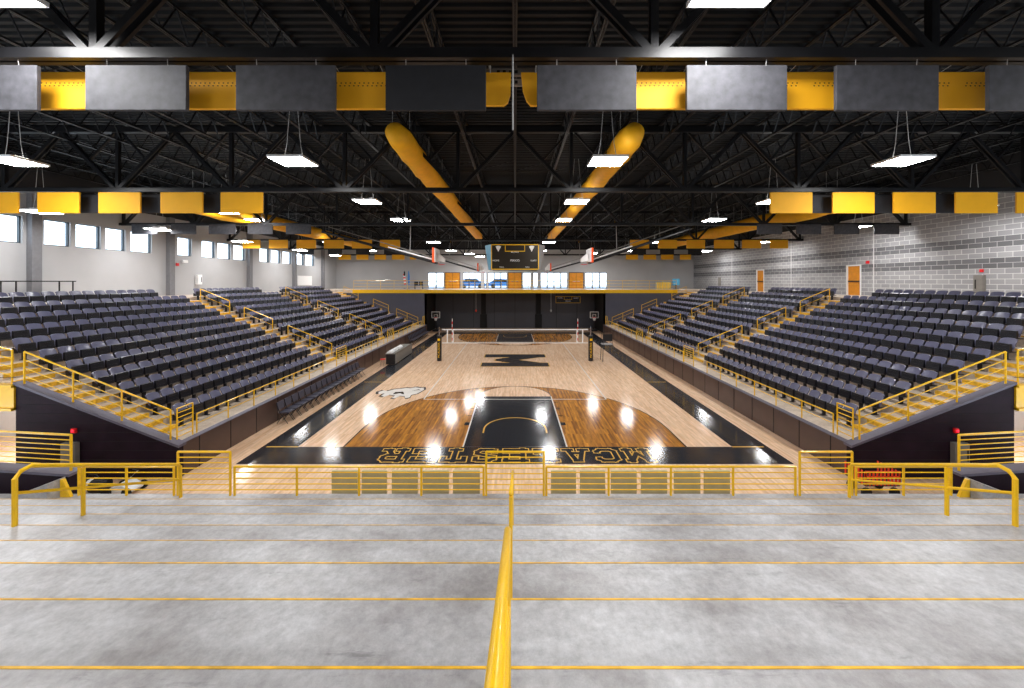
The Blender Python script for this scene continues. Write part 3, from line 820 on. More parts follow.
# front rail of the near stand
YR, ZR = 8.60, NZ(8)
def span(x0, x1, n): return [(x0 + (x1 - x0) * i / n, YR, ZR) for i in range(n + 1)]
for sx in (-1, 1):
    rail(span(sx * .72, sx * 6.43, 4), .66, 4, 'long yellow front rail between the centre gate and the %s aisle gate' % SIDE[sx], group='front rails of the concrete stand')
    rail(span(sx * 6.53, sx * 7.73, 1), 1.0, 7, 'tall yellow gate panel at the foot of the %s aisle' % SIDE[sx], group='aisle gate panels of the front rail', name='gate_panel')
    rail(span(sx * 7.82, sx * 10.0, 2), .66, 4, 'short yellow front rail beyond the %s aisle gate' % SIDE[sx], group='short front rails')
    # sloped aisle handrail
    xr = sx * 7.03
    o = (xr, NY(4), NZ(4)); root = empty('aisle_handrail', o, 'sloping yellow handrail down the %s aisle of the concrete tiers' % SIDE[sx], 'handrail', 'sloping aisle handrails')
    P = [(0, -.02, .0), (0, -.02, .66), (0, .05, .74), (0, .16, .76), (0, NY(5) - NY(4), NZ(5) - NZ(4) + .80), (0, NY(7) - NY(4), NZ(7) - NZ(4) + .72), (0, NY(7) - NY(4) + .05, NZ(7) - NZ(4) + .66), (0, NY(7) - NY(4) + .06, NZ(7) - NZ(4))]
    r = MB(); r.tube(P, .031, 10); r.build('top_rail', 'yellow', root)
    r = MB(); r.tube([(0, 0, .45), (0, NY(7) - NY(4), NZ(7) - NZ(4) + .4)], .023, 8); r.build('mid_rail', 'yellow', root)
    r = MB(); r.tube([(0, NY(5) - NY(4) - .03, NZ(5) - NZ(4)), (0, NY(5) - NY(4) - .03, NZ(5) - NZ(4) + .78)], .03, 8); r.build('post', 'yellow', root)
    # guard rail on the parapet beside the stand
    rail([(sx * 10.5, 8.87, 1.33), (sx * 12.9, 9.14, 1.33), (sx * 15.4, 9.42, 1.33)], .84, 6, 'yellow seven-bar guard rail on the dark parapet, %s side' % SIDE[sx], group='guard rails on the dark parapets')
rail(span(-.66, .66, 1), 1.0, 7, 'tall yellow gate panel at the foot of the centre handrail', name='gate_panel', group='centre gate')
# centre handrail in two lengths
def nl_z(y): return EYE - (1.131 + .434 * y)
for i, (y0, y1) in enumerate(((-.9, 1.74), (2.9, 5.6))):
    xr = -.033; H = .75
    root = empty('centre_handrail', (xr, y0, 0), 'thick yellow centre handrail, %s length' % ('nearest and largest' if i == 0 else 'second lower'), 'handrail', 'centre handrails')
    r = MB(); r.tube([(0, 0, nl_z(y0) + H), (0, y1 - y0 - .04, nl_z(y1) + H + .01), (0, y1 - y0 + .03, nl_z(y1) + H - .05)], .0165, 10); r.build('top_rail', 'yellow', root, smooth=True)
    def zt(y):
        k = math.ceil((y - 1.91) / T - 1e-6); return NZ(k)
    for yy in ([y0, y1] if i else [y0, y1]):
        r = MB(); r.tube([(0.0, yy - y0, zt(yy)), (0.0, yy - y0, nl_z(yy) + H - .02)], .015, 8); r.build('post', 'yellow', root)
    r = MB(); r.tube([(0, 0, nl_z(y0) + H * .5), (0, y1 - y0, nl_z(y1) + H * .5)], .014, 8); r.build('mid_rail', 'yellow', root)

# deck rails and aisle rails on both side stands
AIS = [(11.31, 12.25), (22.0, 23.25), (30.6, 31.85), (40.65, 42.2)]
for sx in (-1, 1):
    sd = SIDE[sx]; xd = sx * 10.14; z = DECK + .02
    def dr(y0, y1, n, h, b, label, nm='railing', g=None, px=.02):
        rail([(xd, y0 + (y1 - y0) * i / n, z) for i in range(n + 1)], h, b, label, name=nm, group=g, pr=px, br=.014)
    dr(11.25, 11.8, 1, 1.0, 6, 'small tall yellow gate at the near corner of the %s deck' % sd, 'gate_panel', 'near corner gates')
    dr(11.95, 19.8, 6, .60, 1, 'low yellow deck rail before the first seat block, %s side' % sd, g='deck rails')
    dr(21.3, 22.5, 1, 1.0, 7, 'tall yellow gate panel before the first aisle, %s side' % sd, 'gate_panel', 'deck gate panels')
    dr(22.6, 29.0, 5, .60, 1, 'low yellow deck rail before the second seat block, %s side' % sd, g='deck rails')
    dr(29.8, 31.2, 1, 1.0, 7, 'tall yellow gate panel before the second aisle, %s side' % sd, 'gate_panel', 'deck gate panels')
    dr(31.4, 40.6, 7, .60, 1, 'low yellow deck rail before the farthest seat block, %s side' % sd, g='deck rails')
    dr(41.2, 42.0, 1, 1.0, 6, 'yellow gate panel at the far corner of the %s deck' % sd, 'gate_panel', 'deck gate panels')
    # near end stair rails on the coping
    hz = lambda x: .99 + .40 * (x - 10.18)
    rail([(sx * x, YA - .04, hz(x)) for x in (10.25, 11.7, 13.15, 14.6)], .96, 3, 'sloping four-bar yellow rail beside the near stairs, %s side' % sd, group='near stair rails', pr=.024)
    rail([(sx * x, YA - .05, max(2.76, rowz(int((x - X0) / ST)))) for x in (14.95, 16.6, 18.3)], 1.0, 3, 'upper yellow stair rail above the bridge beam, %s side' % sd, group='upper stair rails', pr=.024)
    for ai, (ya, yb) in enumerate(AIS[1:]):
        yr = yb - .12
        segs = ((19.4, 17.6), (16.7, 14.95), (14.0, 11.3)) if ai < 2 else ((19.2, 17.6), (15.9, 14.2), (13.3, 10.9))
        for si, (xa, xb) in enumerate(segs):
            n = 2 if xa - xb > 2.2 else 1
            pts = []
            for i in range(n + 1):
                x = xa + (xb - xa) * i / n
                pts.append((sx * x, yr, DECK + .418 * (x - 10.6) - .02))
            rail(pts, .74, 1, '%s sloping yellow rail down the %s aisle, %s side' % (('upper', 'middle', 'lower')[si], ('first', 'second', 'farthest')[ai], sd), name='aisle_rail', group='aisle rails among the seats', pr=.022)
    # stairs
    for ai, (ya, yb) in enumerate(AIS):
        m = MB()
        for k in range(10):
            zc = (DECK if k == 0 else rowz(k - 1))
            m.box(sx * (rowx(k) - .42), sx * rowx(k), ya, yb, zc, zc + SR / 2, 0)
            m.box(sx * (rowx(k) - .428), sx * (rowx(k) - .42), ya + .02, yb - .02, zc + .06, zc + SR / 2 + .003, 1)
            m.box(sx * (rowx(k) - .42), sx * (rowx(k) - .33), ya + .02, yb - .02, zc + SR / 2, zc + SR / 2 + .004, 1)
            m.box(sx * (rowx(k) - .008), sx * (rowx(k) + .09), ya + .02, yb - .02, zc + SR / 2 + .06, zc + SR + .006, 1)
        o = m.build('aisle_stairs', ['deckconc', 'nosing'])
        tag(o, 'yellow-edged concrete stairs in the %s aisle, %s side' % (('near end', 'first', 'second', 'farthest')[ai], sd), 'stairs', 'aisle stairs')

# ------------------------------------------------------------------ stadium seats
def seat_meshes():
    # local frame: seat faces +x, width along y, origin on the tread at the back
    b = MB(); nu, nv = 6, 5; hw = .225
    def bp(u, v, off):
        zz = .40 + .46 * v - .035 * (abs(u) ** 3) * (v ** 3) * 1.2
        x = .18 - .17 * v + .035 * u * u + off
        return (x, u * hw * (1 - .08 * v * v), zz)
    idx = {}
    for side, off in ((0, .0), (1, -.035)):
        for i in range(nu + 1):
            for j in range(nv + 1):
                idx[side, i, j] = len(b.v); b.v.append(bp(-1 + 2 * i / nu, j / nv, off))
    for i in range(nu):
        for j in range(nv):
            b.f.append((idx[0, i, j], idx[0, i + 1, j], idx[0, i + 1, j + 1], idx[0, i, j + 1])); b.m.append(0)
            b.f.append((idx[1, i, j + 1], idx[1, i + 1, j + 1], idx[1, i + 1, j], idx[1, i, j])); b.m.append(0)
    for j in range(nv):
        b.f.append((idx[0, 0, j + 1], idx[1, 0, j + 1], idx[1, 0, j], idx[0, 0, j])); b.m.append(0)
        b.f.append((idx[0, nu, j], idx[1, nu, j], idx[1, nu, j + 1], idx[0, nu, j + 1])); b.m.append(0)
    for i in range(nu):
        b.f.append((idx[0, i, nv], idx[0, i + 1, nv], idx[1, i + 1, nv], idx[1, i, nv])); b.m.append(0)
        b.f.append((idx[1, i, 0], idx[1, i + 1, 0], idx[0, i + 1, 0], idx[0, i, 0])); b.m.append(0)
    s = MB()                                            # pan flipped up, with a ribbed underside
    s.prism([(.22, .33), (.27, .31), (.31, .36), (.278, .635), (.25, .655), (.222, .635)], 'y', -.21, .21)
    s.box(.295, .312, -.15, .15, .42, .44); s.box(.285, .30, -.15, .15, .56, .58)
    s.box(.21, .235, -.235, .235, .33, .37)
    g = MB()                                            # stanchion, bracket, arm
    g.box(.10, .20, -.03, .03, 0, .36); g.box(.05, .26, -.05, .05, 0, .02)
    g.prism([(.06, .30), (.24, .30), (.22, .40), (.10, .52), (.06, .5)], 'y', -.238, -.222)
    g.box(.08, .22, -.24, .24, .33, .36)
    return b, s, g
sb, ss, sg_ = seat_meshes()
for q in (sb, ss, sg_): q.v = [(v[0], v[1], v[2] * .86) for v in q.v]
proto = empty('stadium_seat', (0, 0, -50), 'x', 'stadium seat', 'x')
pb = sb.build('backrest', 'seat_plastic', proto, smooth=False)
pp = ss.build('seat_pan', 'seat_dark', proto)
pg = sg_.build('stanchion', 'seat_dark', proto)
KIDS_SEAT = [pb, pp, pg]
PITCH = .505
blocks = [(12.3, 21.95), (23.3, 30.55), (31.9, 40.6)]
BN = ['near block', 'middle block', 'far block']
cands = []
for sx in (-1, 1):
    for bi, (ya, yb) in enumerate(blocks):
        n = int((yb - ya) / PITCH); off = (yb - ya - n * PITCH) / 2
        for k in range(11):
            nn = n
            if k == 10: nn = n - 2
            if bi == 2 and k >= 8: nn = n - 3
            for i in range(nn):
                y = ya + off + PITCH * (i + .5); x = sx * (11.34 + ST * k)
                px = 515 + F * x / y
                inv = -12 < px < 1036
                cands.append((math.hypot(x, y), inv, sx, bi, k, i, x, y, DECK + SR * k))
vis = sorted([c for c in cands if c[1]])
first = vis[:300]; rest = vis[300:]
for n_, c in enumerate(first):
    _, _, sx, bi, k, i, x, y, z = c
    if n_ == 0: root = proto
    else:
        root = proto.copy(); C.objects.link(root)
        for ch in KIDS_SEAT:
            q = ch.copy(); C.objects.link(q); q.parent = root
    root.location = (x, y, z); root.rotation_euler = (0, 0, 0 if sx < 0 else pi)
    root['label'] = 'navy folding seat, %s %s, %s row up, %s from the near stairs' % (SIDE[sx], BN[bi], ORD[k], ORD[i])
    root['group'] = 'stadium seats, %s side, %s, %s row' % (SIDE[sx], BN[bi], ORD[k])
# the remaining, farther seats
rm = MB()
for c in rest:
    _, _, sx, bi, k, i, x, y, z = c
    sgn = 1 if sx < 0 else -1
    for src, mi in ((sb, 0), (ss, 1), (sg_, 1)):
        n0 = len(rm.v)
        rm.v += [(x + sgn * v[0], y + sgn * v[1], z + v[2]) for v in src.v]
        rm.f += [tuple(n0 + a for a in f) for f in src.f]; rm.m += [mi] * len(src.f)
tag(rm.build('stadium_seats', ['seat_plastic', 'seat_dark']), 'remaining rows of navy folding seats in the farther blocks on both sides', 'stadium seat', kind='stuff')

# ------------------------------------------------------------------ courtside chairs
def make_chair():
    root = empty('courtside_chair', (0, 0, 0), 'x', 'chair', 'x')
    r = MB(); r.prism([(-.02, .42), (.38, .44), (.40, .46), (.38, .49), (-.02, .475)], 'y', -.21, .21); r.build('seat', 'chair_black', root, bevel=.01)
    r = MB(); r.prism([(-.06, .56), (-.02, .56), (-.08, .86), (-.12, .86)], 'y', -.21, .21); r.build('backrest', 'chair_black', root, bevel=.01)
    for s_ in (-1, 1):
        r = MB(); r.tube([(.36, s_ * .2, 0), (.02, s_ * .2, .46), (-.10, s_ * .2, .84)], .012, 6); r.build('leg', 'black', root)
        r = MB(); r.tube([(-.1, s_ * .19, 0), (.2, s_ * .19, .44)], .012, 6); r.build('leg', 'black', root)
    return root
ch0 = make_chair(); cn_ = 0
for (ya, n, nm_) in ((15.5, 16, 'near bench row'), (34.3, 13, 'far bench row')):
    for i in range(n):
        o = ch0 if cn_ == 0 else copy_tree(ch0); cn_ += 1
        o.location = (-9.62, ya + i * .5, 0.001)
        o['label'] = 'black folding chair in the %s by the court, %s from its near end' % (nm_, ORD[i]); o['group'] = 'courtside chairs, ' + nm_

# ------------------------------------------------------------------ scorer's table, clutter
root = empty('scorers_table', (-8.75, 28.4, 0), 'long grey-skirted scorer table on the window-side sideline', 'table')
r = MB(); r.box(-.38, .38, -2.1, 2.1, .72, .76); r.build('table_top', 'greybox', root)
r = MB(); r.box(.34, .38, -2.1, 2.1, .06, .82); r.build('front_panel', 'greybox', root)
r = MB(); r.box(-.3, .34, -2.1, -2.04, .02, .72); r.build('side_panel', 'black', root)
r = MB(); r.box(-.3, .34, 2.04, 2.1, .02, .72); r.build('side_panel', 'black', root)
for j, s_ in enumerate((-1, 0, 1)):
    r = MB(); r.box(-.3, -.26, s_ * 1.6 - .02, s_ * 1.6 + .02, 0, .72); r.box(.26, .30, s_ * 1.6 - .02, s_ * 1.6 + .02, 0, .72); r.build('leg', 'black', root)
for i, (y, w_) in enumerate(((26.7, .35), (27.5, .3), (28.6, .4))):
    r = MB(); r.prism([(-.2, 0), (.2, 0), (.16, .12 + .05 * (i % 2)), (0, .2), (-.15, .1)], 'y', -w_, w_); o = r.build('covered_console', 'white', bevel=.02)
    o.location = (-8.85, y, .762); tag(o, 'white covered console on the scorer table, %s from the near end' % ORD[i], 'console', 'covered consoles on the scorer table')
root = empty('stool', (-9.1, 25.8, 0), 'small red stool beside the near end of the scorer table', 'stool')
r = MB(); r.tube([(0, 0, .45), (0, 0, .5)], [.17, .17], 14); r.build('seat', 'red', root)
for a in range(4):
    r = MB(); r.tube([(.1 * cos(a * pi / 2 + .7), .1 * sin(a * pi / 2 + .7), .45), (.17 * cos(a * pi / 2 + .7), .17 * sin(a * pi / 2 + .7), 0)], .012, 6); r.build('leg', 'chrome', root)

# ------------------------------------------------------------------ volleyball net
YN = 27.5
for sx in (-1, 1):
    root = empty('net_post', (sx * 5.55, YN, 0), 'black padded volleyball post with yellow lettering, %s side' % SIDE[sx], 'volleyball post', 'volleyball net posts')
    r = MB(); r.tube([(0, 0, 0), (0, 0, 2.5)], .05, 10); r.build('pole', 'chrome', root)
    r = MB(); r.tube([(0, 0, .02), (0, 0, 1.85)], .17, 12); r.build('post_pad', 'black', root)
    cu = bpy.data.curves.new('lettering', 'FONT'); cu.body = 'MCALESTER'; cu.size = .21; cu.extrude = .003; cu.align_x = 'CENTER'; cu.align_y = 'CENTER'
    cu.materials.append(M['yellow']); o = bpy.data.objects.new('lettering', cu); C.objects.link(o); o.parent = root
    o.location = (0, -.178, .82); o.rotation_euler = (pi / 2, -pi / 2, 0); solid(o, cu)
    r = MB(); r.box(-.09, .09, -.18, -.16, 1.5, 1.66); r.build('emblem', 'yellow', root)
root = empty('volleyball_net', (0, YN, 0), 'volleyball net with white tapes strung across midcourt', 'net')
r = MB(); r.box(-5.35, 5.35, -.01, .01, 2.26, 2.34); r.build('top_tape', 'white', root)
r = MB(); r.box(-5.35, 5.35, -.01, .01, 1.30, 1.35); r.build('bottom_tape', 'white', root)
r = MB(); r.poly([(-5.0, 0, 1.35), (5.0, 0, 1.35), (5.0, 0, 2.26), (-5.0, 0, 2.26)]); r.build('mesh', 'net', root)
for sx in (-1, 1):
    r = MB(); r.box(sx * 4.92, sx * 5.0, -.012, .012, 1.3, 2.34); r.build('side_band', 'white', root)
    r = MB(); r.box(sx * 4.5, sx * 4.56, -.014, .014, 1.3, 2.34); r.build('side_band', 'white', root)
    r = MB()
    for q in range(9): r.box(sx * 4.6 - .02, sx * 4.6 + .02, -.04, -.015, 1.3 + q * .2, 1.5 + q * .2, q % 2)
    r.build('antenna', ['white', 'red'], root)
# referee stand
root = empty('referee_stand', (6.7, YN, 0), 'black referee ladder stand beside the block-side net post', 'referee stand')
r = MB(); r.box(-.35, .42, -.3, .3, 1.22, 1.28); r.build('platform', 'greyplastic', root)
for a, b in (((-.3, -.3), (-.35, -.35)), ((-.3, .3), (-.35, .35)), ((.38, -.3), (.95, -.35)), ((.38, .3), (.95, .35))):
    r = MB(); r.tube([(a[0], a[1], 1.24), (b[0], b[1], 0)], .025, 8); r.build('leg', 'black', root)
r = MB()
for q in range(4): r.tube([(.38 + .57 * (1 - (q + 1) / 5), -.31, 1.24 * (q + 1) / 5), (.38 + .57 * (1 - (q + 1) / 5), .31, 1.24 * (q + 1) / 5)], .018, 6)
r.build('ladder_rungs', 'black', root)
r = MB(); r.tube([(-.3, -.28, 1.28), (-.3, -.28, 2.15), (.35, -.28, 2.15), (.35, -.28, 1.28)], .02, 6); r.tube([(-.3, .28, 1.28), (-.3, .28, 2.15), (.35, .28, 2.15), (.35, .28, 1.28)], .02, 6); r.build('guard_frame', 'black', root)
r = MB(); r.box(-.32, .37, -.3, -.24, 1.5, 2.0); r.build('guard_pad', 'black', root)

# ------------------------------------------------------------------ centre-hung scoreboard
SY = 27.0
root = empty('centre_scoreboard', (0, SY, 0), 'black and yellow multi-sided scoreboard hanging over midcourt', 'scoreboard')
SX = (515.5 - 515) * SY / F
zt_, zb_ = 8.5, 6.68
xf = 1.72
r = MB(); r.prism([(-xf + .0, -.02), (xf, -.02), (xf, .12), (-xf, .12)], 'z', zb_, zt_); r.build('front_face', 'brownblack', root)
def sidep(s_):
    r = MB(); t0, t1 = 2.25, 1.98
    a = [(s_ * xf, 0, zb_), (s_ * t1, 1.0, zb_ + .02), (s_ * t0, 1.0, zt_), (s_ * (xf + .02), 0, zt_)]
    b = [(s_ * xf, .12, zb_), (s_ * (t1 - .1), 1.05, zb_ + .02), (s_ * (t0 - .1), 1.05, zt_), (s_ * (xf), .12, zt_)]
    n = len(r.v); r.v += a + b
    for q in ((0, 1, 2, 3), (7, 6, 5, 4), (0, 4, 5, 1), (1, 5, 6, 2), (2, 6, 7, 3), (3, 7, 4, 0)): r.f.append(q); r.m.append(0)
    return r
sidep(-1).build('side_panel', 'skyblue', root); sidep(1).build('side_panel', 'greyplastic', root)
r = MB(); r.box(-xf, xf, 1.9, 2.04, zb_, zt_); r.build('rear_face', 'brownblack', root)
r = MB(); r.box(-1.95, 1.95, 1.0, 1.9, zb_ + .05, zt_ - .05); r.build('housing', 'black', root)
r = MB(); e = .06
for (a, b, c, d) in ((-xf, xf, zt_ - e, zt_), (-xf, xf, zb_, zb_ + e), (-xf, -xf + e, zb_, zt_), (xf - e, xf, zb_, zt_), (-.72, -.68, zt_ - .5, zt_), (.68, .72, zt_ - .5, zt_), (-.72, .72, zt_ - .52, zt_ - .47)):
    r.box(a, b, -.04, -.02, c, d)
r.build('yellow_frame', 'yellow', root)
def text(body, x, y, z, size, mname, parent, nm='lettering'):
    cu = bpy.data.curves.new(nm, 'FONT'); cu.body = body; cu.size = size; cu.extrude = .004; cu.align_x = 'CENTER'; cu.align_y = 'CENTER'
    cu.materials.append(M[mname]); o = bpy.data.objects.new(nm, cu); C.objects.link(o); o.parent = parent
    o.location = (x, y, z); o.rotation_euler = (pi / 2, 0, 0); return solid(o, cu)
for body, x, z, s_ in (('HOME', -1.38, 7.33, .17), ('GUEST', 1.34, 7.33, .15), ('PERIOD', 0, 7.33, .2), ('BONUS', 0, 7.95, .17), ('FOUL', -.95, 6.86, .13), ('FOUL', .9, 6.86, .13)):
    text(body, x, -.03, z, s_, 'white', root)
for s_ in (-1, 1):
    r = MB(); x = s_ * 1.2; z = 8.2
    r.prism([(x - .2, z + .14), (x - .08, z + .2), (x + .08, z + .2), (x + .2, z + .14), (x + .1, z - .05), (x, z - .24), (x - .1, z - .05)][::-1], 'y', -.045, -.02); r.build('emblem', 'white', root)
for (x, y) in ((-1.9, 1.1), (1.9, 1.1), (-1.9, 1.8), (1.9, 1.8)):
    r = MB(); r.tube([(x, y, zt_ - .1), (x, y, 11.6)], .012, 6); r.build('hanger_cable', 'black', root)
# wall scoreboard
root = empty('wall_scoreboard', (X5(568, 47.1), 47.1, 0), 'small black scoreboard with yellow border on the dark far wall', 'scoreboard')
r = MB(); r.box(-1.55, 1.55, 0, .09, 3.15, 4.0); r.build('face', 'black', root)
r = MB()
for (a, b, c, d) in ((-1.55, 1.55, 3.95, 4.0), (-1.55, 1.55, 3.15, 3.2), (-1.55, -1.5, 3.15, 4), (1.5, 1.55, 3.15, 4), (-.5, -.46, 3.6, 4), (.46, .5, 3.6, 4), (-.5, .5, 3.58, 3.62)): r.box(a, b, -.02, 0, c, d)
r.build('yellow_frame', 'yellow', root)
text('HOME', -1.0, -.02, 3.78, .22, 'white', root); text('GUEST', 1.0, -.02, 3.78, .22, 'white', root); text('PERIOD', 0, -.02, 3.38, .2, 'white', root)

# ------------------------------------------------------------------ folded ceiling hoops (side goals)
def side_goal(sx, y, xe, ze, xo, zo, sc, label, strut):
    root = empty('folded_hoop', (sx * xe, y, ze), label, 'basketball hoop', 'folded ceiling hoops')
    d = Vector((sx * (xo - xe), 0, zo - ze))
    r = MB(); r.tube([(0, -.25 * sc, 0), tuple(d + Vector((0, -.25, 0)))], .11 * sc, 8); r.tube([(0, .25 * sc, 0), tuple(d + Vector((0, .25, 0)))], .11 * sc, 8)
    for q in (.2, .45, .7): r.tube([tuple(d * q + Vector((0, -.25, 0))), tuple(d * q + Vector((0, .25, 0)))], .04, 6)
    r.build('folding_arm', 'black', root)
    r = MB(); r.tube([tuple(d * .04 + Vector((0, -.3, .16))), tuple(d * .42 + Vector((0, -.3, .17)))], .055 * sc, 8); r.build('counter_brace', 'white', root)
    r = MB(); r.tube([tuple(d * .05 + Vector((0, -.2, .32))), tuple(d * .95 + Vector((0, -.2, .45)))], .035 * sc, 8); r.build('upper_tube', 'greybox', root)
    r = MB(); r.box(-.03, .03, -.9 * sc, .9 * sc, .05, 1.1 * sc); r.build('backboard', 'white', root)
    r = MB(); r.box(sx * .03, sx * .17, -.93 * sc, .93 * sc, .0, 1.13 * sc); r.build('edge_padding', 'orange', root)
    r = MB(); r.prism([(-sx * .05, .15), (-sx * .6 * sc, .05), (-sx * .62 * sc, .3), (-sx * .1, .7)][::sx], 'y', -.25, .25); r.build('net', 'white', root)
    n = 20; r = MB(); r.tube([(-sx * .33 + .23 * cos(2 * pi * i / n), .23 * sin(2 * pi * i / n), -.12) for i in range(n + 1)], .012, 6); r.build('rim', 'red', root)
    r = MB(); r.tube([tuple(d), (d.x, 0, 11.2 - ze)], .06, 8); r.box(d.x - 1.2, d.x + 1.2, -.06, .06, 11.12 - ze, 11.21 - ze); r.build('mounting_pole', 'black', root)
    # winch strut
    r = MB(); p = d * strut; r.tube([tuple(p), (p.x - sx * .05, 0, 9.95 - ze)], .025, 6); r.build('winch_cable', 'rope', root)
    r = MB(); r.tube([(p.x - sx * .05, 0, 9.9 - ze), (p.x - sx * .05, 0, 10.25 - ze)], [.16, .12], 10); r.build('winch', 'chrome', root)
side_goal(-1, 26.7, 5.55, 7.15, 13.6, 9.35, .9, 'folded side hoop with orange padding, nearer, window side', .24)
side_goal(1, 26.7, 5.25, 7.15, 12.4, 9.55, .9, 'folded side hoop with orange padding, nearer, block side', .28)
side_goal(-1, 39.5, 3.75, 6.95, 9.0, 8.5, .7, 'folded side hoop past the scoreboard, farther, window side', .6)
side_goal(1, 39.5, 3.6, 6.95, 9.0, 8.5, .7, 'folded side hoop past the scoreboard, farther, block side', .6)
# lowered portable hoops in the far corners
for sx in (-1, 1):
    root = empty('portable_hoop', (sx * 9.3, 44.0, 0), 'low portable hoop with clear backboard in the far %s corner' % SIDE[sx], 'basketball hoop', 'portable corner hoops')
    r = MB(); r.box(-.35, .35, -.2, .9, 0, .22); r.build('base', 'black', root, bevel=.03)
    r = MB(); r.tube([(0, .5, .2), (0, .1, 1.7)], .05, 8); r.build('mast', 'black', root)
    r = MB()
    for (a, b, c, d) in ((-.5, .5, 2.25, 2.31), (-.5, .5, 1.55, 1.61), (-.5, -.44, 1.55, 2.31), (.44, .5, 1.55, 2.31), (-.2, .2, 1.95, 1.99), (-.2, -.16, 1.7, 1.99), (.16, .2, 1.7, 1.99)): r.box(a, b, 0, .04, c, d)
    r.build('backboard_frame', 'white', root)
    r = MB(); r.box(-.44, .44, .015, .02, 1.6, 2.26); r.build('backboard', 'glass', root)
    r = MB(); n = 16; r.tube([(-sx * .05 + .22 * cos(2 * pi * i / n), -.26 + .22 * sin(2 * pi * i / n), 1.66) for i in range(n + 1)], .02, 6); r.build('rim', 'red', root)
    r = MB(); r.tube([(-sx * .05, -.26, 1.65), (-sx * .05, -.26, 1.3)], [.2, .12], 12, caps=False); r.build('net', 'white', root)
# hanging ropes with red weights, far wall pads
for i, px in enumerate((476, 551)):
    x = X5(px, 45.5); root = empty('climbing_cable', (x, 45.5, 0), 'thin hanging cable with a small weight before the far wall, %s side' % SIDE[-1 if i == 0 else 1], 'cable', 'hanging cables by the far wall')
    r = MB(); r.tube([(0, 0, 2.4), (0, 0, 4.56)], .03, 6); r.build('cable', 'rope', root)
    r = MB(); r.tube([(0, 0, 2.15), (0, 0, 2.3), (0, 0, 2.45)], [.05, .13, .05], 10); r.build('weight', 'redmesh' if i == 0 else 'rope', root)
for i, px in enumerate((483.5, 538.5)):
    r = MB(); x = X5(px, 47.1); r.box(x - .42, x + .42, 47.02, 47.19, 0.02, 1.75); r.box(x - .30, x + .30, 47.08, 47.19, 1.75, 4.4)
    tag(r.build('wall_pad', 'seam', bevel=.02), 'black padded column on the far wall, %s side' % SIDE[-1 if i == 0 else 1], 'wall pad', 'black padded columns')

# ------------------------------------------------------------------ balcony things
for sx in (-1, 1):
    pass
rail([(-18.2 + 36.4 * i / 24, YB + .02, ZB + .03) for i in range(25)], 1.02, 2, 'long thin yellow balcony rail across the far end', name='balcony_rail', pr=.018)
for i, (px, nm_) in enumerate(((404.5, 'stars'), (408.7, 'blue'))):
    x = X5(px, 49.8)
    root = empty('flag', (x, 49.8, ZB), ('red, white and navy striped flag on a pole on the balcony' if i == 0 else 'pale blue flag on a pole on the balcony'), 'flag')
    r = MB(); r.tube([(0, 0, 0), (0, 0, 2.45)], .02, 6); r.tube([(0, 0, 0), (0, 0, .05)], .18, 10); r.build('pole', 'chrome', root)
    r = MB()
    if i == 0:
        for q in range(7): r.box(-.06 - .02 * q, .22 - .02 * q, -.05, .0, .55 + q * .2, .75 + q * .2, q % 2)
        r.box(-.08, .1, -.06, .0, 1.7, 2.3, 2); r.build('cloth', ['red', 'white', 'navy'], root)
    else:
        r.prism([(-.15, .6), (.12, .5), (.16, 1.6), (.05, 2.35), (-.05, 2.35), (-.12, 1.6)], 'y', -.05, .02); r.build('cloth', 'blueflag', root)
root = empty('folding_bench', (X5(419, 48), 48, ZB), 'dark slatted bench behind the balcony rail near the flags', 'bench')
r = MB(); r.box(-.55, .55, -.2, .2, .42, .48); r.build('seat', 'seat_dark', root)
r = MB(); r.box(-.55, -.05, -.22, -.18, .5, .95); r.box(.05, .55, -.22, -.18, .5, .95); r.build('backrest', 'seat_dark', root)
for a in (-.5, .5):
    r = MB(); r.box(a - .03, a + .03, -.2, .2, 0, .42); r.build('leg', 'seat_dark', root)
root = empty('balcony_crate', (X5(663, 48), 48, ZB), 'yellow slatted crate behind the balcony rail, block side', 'crate')
r = MB(); r.box(-.85, .85, -.3, .3, 0, .9); r.build('body', 'khaki', root)
r = MB()
for q in range(9): r.box(-.85 + q * .2, -.75 + q * .2, -.33, -.3, .05, .85)
r.build('slats', 'yellow', root)
root = empty('display_stand', (X5(676, 48), 48, ZB), 'blue display stand at the block-side end of the balcony', 'display')
r = MB(); r.box(-.45, .45, -.05, .05, .5, 1.3); r.build('screen', 'skyblue', root); r = MB(); r.box(-.05, .05, -.05, .05, 0, .5); r.box(-.3, .3, -.2, .2, 0, .04); r.build('stand', 'black', root)

# cars outside
def car(x, y, label):
    root = empty('car', (x, y, 4.8), label, 'car', 'cars parked outside')
    r = MB(); r.prism([(-2.2, .35), (2.2, .35), (2.25, .8), (1.5, .95), (.9, 1.5), (-1.0, 1.55), (-1.7, 1.0), (-2.2, .9)], 'y', -.85, .85); r.build('body', 'bluecar', root, bevel=.05)
    r = MB(); r.prism([(1.3, .98), (.8, 1.42), (-.9, 1.45), (-1.45, 1.02)][::-1], 'y', -.87, .87); r.build('windows', 'seam', root)
    for a in (-1.35, 1.35):
        for b in (-.8, .8):
            r = MB(); r.tube([(a, b - .1, .33), (a, b + .1, .33)], .33, 14); r.build('wheel', 'tyre', root)
car(X5(472, 60), 60, 'bright blue car outside the window beside the first wooden door')
car(X5(501, 64), 64, 'bright blue car outside the wide window before the scoreboard')

